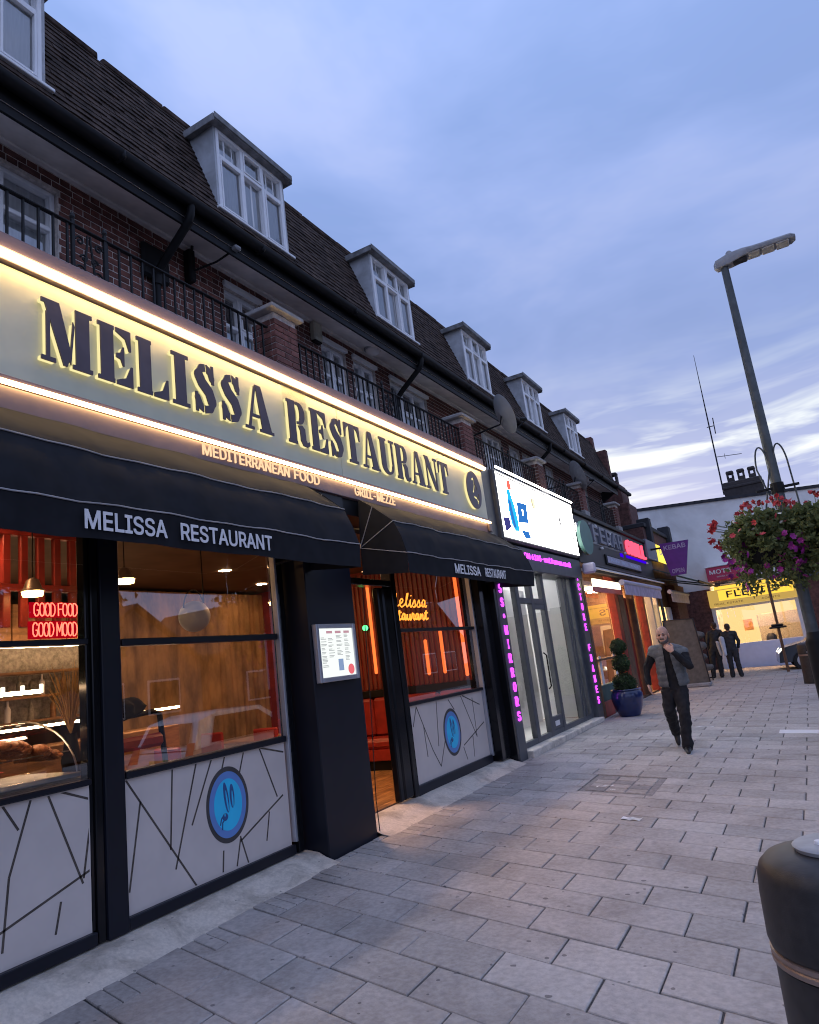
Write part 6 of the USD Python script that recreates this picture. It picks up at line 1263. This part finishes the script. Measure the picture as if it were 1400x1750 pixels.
def person(label, J, tops, legs_mat, s=1.0, top_mat='black_cloth', vest=None, bald=True, beard=None, hair='hair_brown', hands=None, group=None, face=-1.0, shoe_dirs=None, torso_d=.12):
    A = {k: np.array(v, float) for k, v in J.items()}
    base = np.array([(A['ankL'][0] + A['ankR'][0]) / 2, (A['ankL'][1] + A['ankR'][1]) / 2, min(A['ankL'][2], A['ankR'][2]) - .09])
    t = thing('person', base, label, 'person', group)
    flip = lambda tm: tm
    hp = head_mesh(A['head'], 1.08 * s)
    body = hp + [bone(A['head'] + [0, .015, -.06], .055 * s, A['neck'], .062 * s), bone(A['neck'], .055, A['chest'], .07 * s), bone(A['chest'], .08 * s, A['hip'], .07 * s)]
    for k in 'LR':
        body += [bone(A['chest'] + [0, 0, .08], .055, A['sho' + k], .05 * s), bone(A['sho' + k], .042 * s, A['elb' + k], .033 * s), bone(A['elb' + k], .035 * s, A['wri' + k], .024 * s), bone(A['hip'], .06, A['hip' + k], .06), bone(A['hip' + k], .075 * s, A['kne' + k], .05 * s), bone(A['kne' + k], .05 * s, A['ank' + k], .035 * s)]
        if hands and hands.get(k): d, up, cu, th = hands[k]; body += hand(A['wri' + k], d, up, cu, 1.05 * s, th)
    bm = fuse(body, 0.012, 5)
    if face > 0:                                                     # turned round: facing away
        v = np.array(bm.vertices); sel = v[:, 2] > A['neck'][2] + .03; v[sel, 1] = 2 * A['head'][1] - v[sel, 1]; v[sel, 0] = 2 * A['head'][0] - v[sel, 0]; bm.vertices = v
    b = obj(t, 'body', bm, 'skin', smooth=True)
    # top
    sh = MF.batch_hull([ell(A['chest'] + [0, 0, .10], [.17 * s, .10, .10]), ell(A['chest'] - [0, 0, .08], [.165 * s, torso_d, .10])])
    T = [sh, MF.batch_hull([ell(A['chest'] - [0, 0, .08], [.165 * s, torso_d, .10]), ell(A['hip'] + [0, 0, .10], [.165 * s, torso_d + .01, .08]), ell(A['hip'] + [0, 0, -.02], [.165 * s, torso_d, .06])]), MF.batch_hull([ball(A['neck'] - [0, 0, .03], .07), ball(A['shoL'] + [0, 0, .0], .062), ball(A['shoR'], .062), ball(A['chest'], .11)])]
    for k in 'LR':
        T += [bone(A['sho' + k], .072 * s, (A['sho' + k] + A['elb' + k]) / 2, .064 * s), bone((A['sho' + k] + A['elb' + k]) / 2, .064 * s, A['elb' + k], .056 * s), bone(A['elb' + k], .056 * s, A['wri' + k] * .93 + A['elb' + k] * .07, .042 * s)]
    tm = fuse(T, 0.018, 6); v = np.array(tm.vertices); v += tm.vertex_normals * ((meshkit.fbm(v * 13) - .5) * .045)[:, None]; tm.vertices = v
    obj(t, 'top', tm, top_mat, smooth=True)
    L = [MF.batch_hull([ell(A['hip'] + [0, 0, .03], [.165 * s, torso_d, .05]), ball(A['hipL'], .105 * s), ball(A['hipR'], .105 * s)])]
    for k in 'LR':
        mid = (A['hip' + k] + A['kne' + k]) / 2; L += [bone(A['hip' + k], .112 * s, mid, .100 * s), bone(mid, .100 * s, A['kne' + k], .084 * s), bone(A['kne' + k], .084 * s, A['kne' + k] * .5 + A['ank' + k] * .5, .076 * s), bone(A['kne' + k] * .5 + A['ank' + k] * .5, .076 * s, A['ank' + k] + [0, 0, -.025], .074 * s)]
    lm = fuse(L, 0.018, 5); v = np.array(lm.vertices); v += lm.vertex_normals * ((meshkit.fbm(v * 11 + 5) - .5) * .05)[:, None]; lm.vertices = v
    obj(t, 'trousers', lm, legs_mat, smooth=True)
    for i, k in enumerate('LR'):
        d = np.array(shoe_dirs[i] if shoe_dirs else (0, face, -.05), float); d /= np.linalg.norm(d); a = A['ank' + k]; dn = np.array([0, 0, -1.0]); dn -= d * (dn @ d); dn /= np.linalg.norm(dn); h0 = a + dn * .055
        sm = fuse([MF.batch_hull([ball(a + dn * .01, .046), ball(h0 - d * .05, .040), ball(h0 + d * .08, .044)]), MF.batch_hull([ball(h0 + d * .06, .044), ball(h0 + d * .15 + dn * .008, .036), ball(h0 + d * .185 + dn * .014, .026)])], .015, 4)
        sp = obj(t, 'shoe', sm, 'shoe_leather', smooth=True)
        side = np.cross(d, dn); so = MB(); V = []
        for zz in (.030, .046):
            for q in (-.085, -.03, .06, .15, .215): V += [h0 + d * q + dn * zz + side * (.042 if q < .2 else .02), h0 + d * q + dn * zz - side * (.042 if q < .2 else .02)]
        F = [[2 * i, 2 * i + 1, 2 * i + 3, 2 * i + 2] for i in range(4)] + [[10 + 2 * i, 12 + 2 * i, 13 + 2 * i, 11 + 2 * i] for i in range(4)] + [[2 * i, 2 * i + 2, 12 + 2 * i, 10 + 2 * i] for i in range(4)] + [[2 * i + 1, 11 + 2 * i, 13 + 2 * i, 3 + 2 * i] for i in range(4)] + [[8, 9, 19, 18], [0, 10, 11, 1]]
        obj(sp, 'sole', so.add(V, F), 'sole_white' if bald else 'shoe_leather')
    c = A['head']; s_ = 1.08 * s
    if bald:
        obj(b, 'beard', fuse([MF.batch_hull([ball(c + np.array([0, -.070, -.094]) * s_, .026 * s_), ball(c + np.array([.04, -.03, -.075]) * s_, .026 * s_), ball(c + np.array([-.04, -.03, -.075]) * s_, .026 * s_), ball(c + np.array([.05, -.012, -.03]) * s_, .020 * s_), ball(c + np.array([-.05, -.012, -.03]) * s_, .020 * s_)]), bone(c + np.array([-.022, -.092, -.046]) * s_, .0085 * s_, c + np.array([.022, -.092, -.046]) * s_, .0085 * s_)], .012, 3), 'beard', smooth=True)
        for e in (-1, 1):
            obj(b, 'eyebrow', bone(c + np.array([e * .016, -.090, .027]) * s_, .006 * s_, c + np.array([e * .046, -.080, .030]) * s_, .0045 * s_), 'beard', smooth=True); obj(b, 'eye', ell(c + np.array([e * .030, -.082, .008]) * s_, np.array([.014, .008, .007]) * s_), 'hair_brown', smooth=True)
    else:
        obj(b, 'hair', fuse([ell(c + np.array([0, -face * .025, .048]) * s_, np.array([.083, .098, .090]) * s_), MF.batch_hull([ell(c + np.array([0, -face * .06, .0]) * s_, np.array([.07, .04, .06]) * s_), ball(c + np.array([0, -face * .055, -.05]) * s_, .045 * s_)])], .014, 3), hair, smooth=True)
    return t, A

J = dict(head=np.array([2.2970, 11.0600, 1.5379]), neck=np.array([2.3033, 11.1100, 1.3757]), chest=np.array([2.3135, 11.1000, 1.2031]), hip=np.array([2.3154, 11.1200, 0.8023]),
         shoL=np.array([2.1196, 11.1000, 1.3201]), shoR=np.array([2.5191, 11.1000, 1.2734]), elbL=np.array([1.9605, 11.1600, 1.0916]), wriL=np.array([1.9614, 11.0800, 0.8559]), elbR=np.array([2.6007, 10.9400, 1.0709]), wriR=np.array([2.4304, 10.8600, 1.2983]),
         hipL=np.array([2.2327, 11.1200, 0.7424]), hipR=np.array([2.3871, 11.1000, 0.7302]), kneL=np.array([2.1829, 11.0800, 0.4738]), ankL=np.array([2.1392, 11.5200, 0.1271]), kneR=np.array([2.4060, 10.9600, 0.4291]), ankR=np.array([2.3508, 11.0000, -0.0020]))
J['ankR'][2] = gz(J['ankR'][0], J['ankR'][1]) + .098
man, A = person('bald bearded man in grey quilted body warmer walking towards us, hand at chin', J, None, 'denim_black', s=1.0, top_mat='black_cloth', bald=True,
                hands={'L': ((.12, -.1, -1), (-1, 0, -.1), .45, -1), 'R': ((-.66, .05, .75), (.35, -.9, .2), .75, 1)}, shoe_dirs=[(.12, -.55, -.82), (.15, -1, -.02)])
# quilted body warmer: two open fronts and a back, with puffed horizontal quilting
def vest_mesh():
    T = [MF.batch_hull([ell(A['chest'] + [0, 0, .10], [.175, .105, .10]), ell(A['chest'] - [0, 0, .08], [.185, .135, .10])]), MF.batch_hull([ell(A['chest'] - [0, 0, .08], [.185, .135, .10]), ell(A['hip'] + [0, 0, .06], [.20, .145, .10])]),
         MF.batch_hull([ball(A['neck'] - [0, 0, .03], .075), ball(A['shoL'], .072), ball(A['shoR'], .072), ball(A['chest'], .12)])] + [bone(A['sho' + k], .066, A['sho' + k] * .94 + A['elb' + k] * .06, .064) for k in 'LR']
    tm = fuse(T, 0.013, 5); v = np.array(tm.vertices); n = np.array(tm.vertex_normals); z = v[:, 2]
    v = v + n * (0.008 + 0.014 * np.abs(np.sin((z - A['hip'][2]) * np.pi / 0.088)) ** 0.6 + 0.02 * (meshkit.fbm(v * 10) - .5))[:, None]
    f = np.array(tm.faces); c = v[f].mean(1); u = np.clip((A['neck'][2] - c[:, 2]) / (A['neck'][2] - A['hip'][2]), 0, 1); t0 = (c[:, 2] - A['hip'][2]) / (A['neck'][2] - A['hip'][2])
    mid = A['hip'] [0] + (A['neck'][0] - A['hip'][0]) * t0; cy = A['hip'][1] + (A['neck'][1] - A['hip'][1]) * t0
    open_ = (c[:, 1] < cy) & (c[:, 0] - mid > -(.030 + .02 * u)) & (c[:, 0] - mid < .045 + .05 * u)
    low = c[:, 2] < A['hip'][2] - .055; neck = (np.hypot(c[:, 0] - A['neck'][0], c[:, 1] - A['neck'][1]) < .075) & (c[:, 2] > A['neck'][2] - .02)
    return MB().add(v, f[~(open_ | low | neck)])
ve = obj(man, 'body_warmer', vest_mesh(), 'vest_grey', smooth=50)
obj(ve, 'collar', fuse([bone(A['neck'] + [-.06, -.03, .0], .024, A['neck'] + [-.075, .04, .015], .026), bone(A['neck'] + [.06, -.03, .0], .024, A['neck'] + [.075, .04, .015], .026), bone(A['neck'] + [-.075, .04, .015], .026, A['neck'] + [.075, .04, .015], .026)], .015, 3), 'vest_grey', smooth=True)
def standing(px, Y_, label, tilt, arms, top_mat, sh=(0, 0)):
    f = np.array(px[0], float); hd = np.array(px[1], float); f[2] = gz(f[0], f[1]); H = hd[2] - f[2] + .10; U = lambda x, y, h: np.array([f[0] + (hd[0] - f[0]) * h + x, Y_ + y, f[2] + h * H])
    J = dict(head=U(0, 0, .93), neck=U(0, .02, .86), chest=U(0, .0, .74), hip=U(0, .0, .53), shoL=U(-.18, 0, .815), shoR=U(.18, 0, .815), hipL=U(-.09, 0, .50), hipR=U(.09, 0, .50), kneL=U(-.10, -.02, .28), kneR=U(.11, -.02, .28), ankL=U(-.10, 0, .052), ankR=U(.15, 0.02, .052))
    J.update({k: U(*v) for k, v in arms.items()}); return person(label, J, None, 'suit_dark', s=.98, top_mat=top_mat, bald=False, face=1.0, hands={'L': ((0, 0, -1), (-1, 0, 0), .3, 1), 'R': ((0, 0, -1), (1, 0, 0), .3, 1)})
standing(((1.153, 25.600, 0.116), (1.408, 25.600, 1.643)), 25.6, 'man in dark suit seen from behind, left of the two standing men', 0, dict(elbL=(-.24, .02, .65), wriL=(-.2, .12, .52), elbR=(.24, .02, .66), wriR=(.27, -.05, .53)), 'suit_dark')
standing(((1.771, 25.400, 0.066), (1.806, 25.400, 1.534)), 25.4, 'man in dark waistcoat with white sleeve, right of the two standing men', 0, dict(elbL=(-.27, .0, .65), wriL=(-.24, -.08, .53), elbR=(.25, .05, .65), wriR=(.2, .15, .54)), 'suit_dark')
t2 = '/World/person_002'
sl_ = np.array([1.5603, 25.3500, 1.1852]); obj(t2, 'white_sleeve', fuse([bone(sl_, .085, sl_ + [.02, -.02, -.30], .07), bone(sl_ + [.02, -.02, -.30], .07, sl_ + [.03, -.06, -.50], .055)], .03, 4), 'shirt_white', smooth=True)
sl_ = np.array([1.4253, 25.5000, 1.0444]); obj('/World/person_001', 'white_shirt_front', fuse([MF.batch_hull([ball(sl_, .06), ball(sl_ + [.02, 0, -.35], .05), ball(sl_ + [-.05, .02, .06], .05)])], .03, 3), 'shirt_white', smooth=True)

# ------------------------------------------------------------------ cars (one at the far end; one at the kerb, seen only in the glass)
def car(name, loc, yaw, body_mat, label):
    t = thing(name, loc, label, 'car'); c, s = math.cos(yaw), math.sin(yaw); R_ = np.array([[c, -s, 0], [s, c, 0], [0, 0, 1]]); W = lambda v: np.asarray(v) @ R_.T + np.asarray(loc)
    lower = [(-2.0, .28), (-1.98, .62), (-1.9, .88), (-1.2, .95), (1.0, .95), (1.75, .80), (1.98, .62), (2.02, .30)]; roof_ = [(-1.86, .90), (-1.62, 1.38), (-1.1, 1.50), (.1, 1.50), (1.05, .94)]
    def loft(profile, widths, name, mat, extra=()):
        n = len(profile); V = []
        for k, (w0) in enumerate(widths):
            for (x, z), w in zip(profile, w0): V.append((x, w, z))
        F = [[k * n + i, k * n + (i + 1) % n, (k + 1) * n + (i + 1) % n, (k + 1) * n + i] for k in range(len(widths) - 1) for i in range(n)]; m = MB().add(W(V), F)
        for k in (0, len(widths) - 1): m.add(W(V[k * n:(k + 1) * n]), [[0, i, i + 1, i + 1] for i in range(1, n - 1)])
        return obj(t, name, m, mat, smooth=25)
    loft(lower, [[-.78] * 8, [-.86, -.87, -.84, -.82, -.82, -.84, -.86, -.84], [-.70, -.74, -.78, -.76, -.76, -.72, -.70, -.70], [.70, .74, .78, .76, .76, .72, .70, .70], [.86, .87, .84, .82, .82, .84, .86, .84], [.78] * 8], 'body', body_mat)
    loft(roof_, [[-.80, -.68, -.62, -.62, -.78], [-.74, -.60, -.55, -.55, -.72], [.74, .60, .55, .55, .72], [.80, .68, .62, .62, .78]], 'cabin', body_mat)
    def q(a, name, mat): obj(t, name, MB().add(W(a), [[0, 1, 2, 3]]), mat)
    for e in (-1, 1): q([(-1.45, e * .80, .97), (.72, e * .80, .97), (.02, e * .655, 1.42), (-1.2, e * .665, 1.42)], 'side_window', 'car_glass')
    q([(-1.865, -.64, .99), (-1.865, .64, .99), (-1.66, .55, 1.36), (-1.66, -.55, 1.36)], 'rear_window', 'car_glass'); q([(1.0, -.68, .99), (1.0, .68, .99), (.2, .55, 1.47), (.2, -.55, 1.47)], 'windscreen', 'car_glass')
    for e in (-1, 1):
        q([(-1.99, e * .84, .72), (-1.95, e * .62, .72), (-1.87, e * .62, 1.02), (-1.85, e * .80, 1.02)], 'tail_light', 'tail_red'); q([(1.99, e * .80, .62), (2.0, e * .52, .62), (1.9, e * .52, .76), (1.85, e * .80, .76)], 'headlight', 'headlamp')
        for x in (-1.25, 1.3):
            a_ = np.arange(20) * 2 * np.pi / 20; V = np.vstack([np.c_[x + .31 * np.cos(a_), np.full(20, e * yy), .31 + .31 * np.sin(a_)] for yy in (.68, .885)]); wmesh = MB().add(W(V), [[k, (k + 1) % 20, 20 + (k + 1) % 20, 20 + k] for k in range(20)]); wmesh.add(W(np.vstack([[[x, e * .885, .31]], V[20:]])), [[0, 1 + k, 1 + (k + 1) % 20] for k in range(20)])
            w_ = obj(t, 'wheel', wmesh, 'tyre', smooth=40); obj(w_, 'hub_cap', MB().add(W(np.vstack([[[x, e * .91, .31]], np.c_[x + .2 * np.cos(a_), np.full(20, e * .89), .31 + .2 * np.sin(a_)]])), [[0, 1 + k, 1 + (k + 1) % 20] for k in range(20)]), 'silver_frame')
    q([(-2.0, -.26, .66), (-2.0, .26, .66), (-1.985, .26, .77), (-1.985, -.26, .77)], 'number_plate', 'plate')
    return t
car('parked_car', (6.0, 11.3, float(gz(KERB, 11) - .12)), math.pi / 2, 'car_silver', 'silver hatchback parked at the kerb, mirrored in the middle restaurant window')
car('parked_car', (4.95, 28.2, -.16), math.pi + .1, 'car_dark', 'dark car at the far end behind the distant litter bin')

# ------------------------------------------------------------------ across the road: houses and trees that the glass mirrors
pv2 = obj(None, 'far_pavement', B(12.6, 16.0, -40, 60, -0.6, -0.16, b=0.02), 'paving_stone', kind='structure'); tag(pv2, 'pavement on the other side of the road', 'pavement')
def gable_house(y0, y1, h, mat, label):
    x0, x1 = 19.0, 27.0; t = thing('house', ((x0 + x1) / 2, (y0 + y1) / 2, -.3), label, 'house', None); ym = (y0 + y1) / 2; h = h - 2.5; pk = h + (y1 - y0) * .33
    obj(t, 'wall', MB().prism(Polygon([(y0, -.3), (y1, -.3), (y1, h), (ym, pk), (y0, h)]), x1 - x0, lambda v: np.c_[x0 + v[:, 2], v[:, 0], v[:, 1]]), mat)
    m = MB()
    for a, b in ((y0 - .3, ym), (y1 + .3, ym)): m.add([(x0 - .3, a, h - .2), (x1, a, h - .2), (x1, b, pk + .05), (x0 - .3, b, pk + .05), (x0 - .3, a, h - .05), (x1, a, h - .05), (x1, b, pk + .2), (x0 - .3, b, pk + .2)], [[0, 1, 2, 3], [4, 7, 6, 5], [0, 3, 7, 4], [0, 4, 5, 1]])
    obj(t, 'roof', m, 'roof_tile')
    for z in (0.9,):
        for f in (.18, .58): w = y0 + (y1 - y0) * f; fr = obj(t, 'window', B(x0 - .06, x0 - .001, w, w + (y1 - y0) * .24, z, z + 1.4, b=.02), 'upvc'); obj(fr, 'pane', B(x0 - .07, x0 - .061, w + .08, w + (y1 - y0) * .24 - .08, z + .08, z + 1.32), 'car_glass')
for i, (a, b, h, mt, lab) in enumerate(((8, 15, 5.6, 'house_brick', 'brick gabled house across the road, mirrored in the left window'), (16, 23, 5.4, 'house_render', 'rendered gabled house across the road, mirrored in the middle window'), (24.5, 32, 5.8, 'house_brick', 'brick gabled house across the road, mirrored beyond the rendered one'), (33, 41, 5.6, 'house_render', 'rendered house across the road, mirrored in the window by the doorway'), (42, 50, 5.6, 'house_brick', 'farthest brick house across the road, mirrored in the doorway window'))): gable_house(a, b, h, mt, lab)
def tree(x, y, h, r, label):
    t = thing('street_tree', (x, y, -.2), label, 'tree'); tr = MB(); tr.tube([(x, y, -.2), (x + .05, y, h * .3), (x - .05, y + .1, h * .55), (x, y, h * .8)], [.2, .16, .11, .05], 9); cs = []
    for q in range(46):
        a = nrg.uniform(0, 6.28); u = nrg.uniform(-1, 1); rr = r * nrg.uniform(.45, 1.0); c = np.array([x + rr * math.cos(a) * math.sqrt(1 - u * u), y + rr * math.sin(a) * math.sqrt(1 - u * u), h * .68 + u * r * .95]); cs.append(c)
        if q < 14: tr.tube([(x, y, h * .45), (np.array([x, y, h * .55]) + c) / 2, c], [.07, .04, .015], 5)
    obj(t, 'trunk', tr, 'bark', smooth=40); m = MB(); leaves(m, cs, .26, 3600, (r * .18,) * 3); obj(t, 'crown', m, 'leaf_tree')
tree(13.6, 22.0, 6.5, 2.0, 'leafy tree across the road, mirrored in the middle window'); tree(13.4, 29.5, 7.2, 2.3, 'taller leafy tree across the road, mirrored beside the rendered house'); tree(13.8, 12.5, 5.8, 1.7, 'small leafy tree across the road, mirrored in the left window')
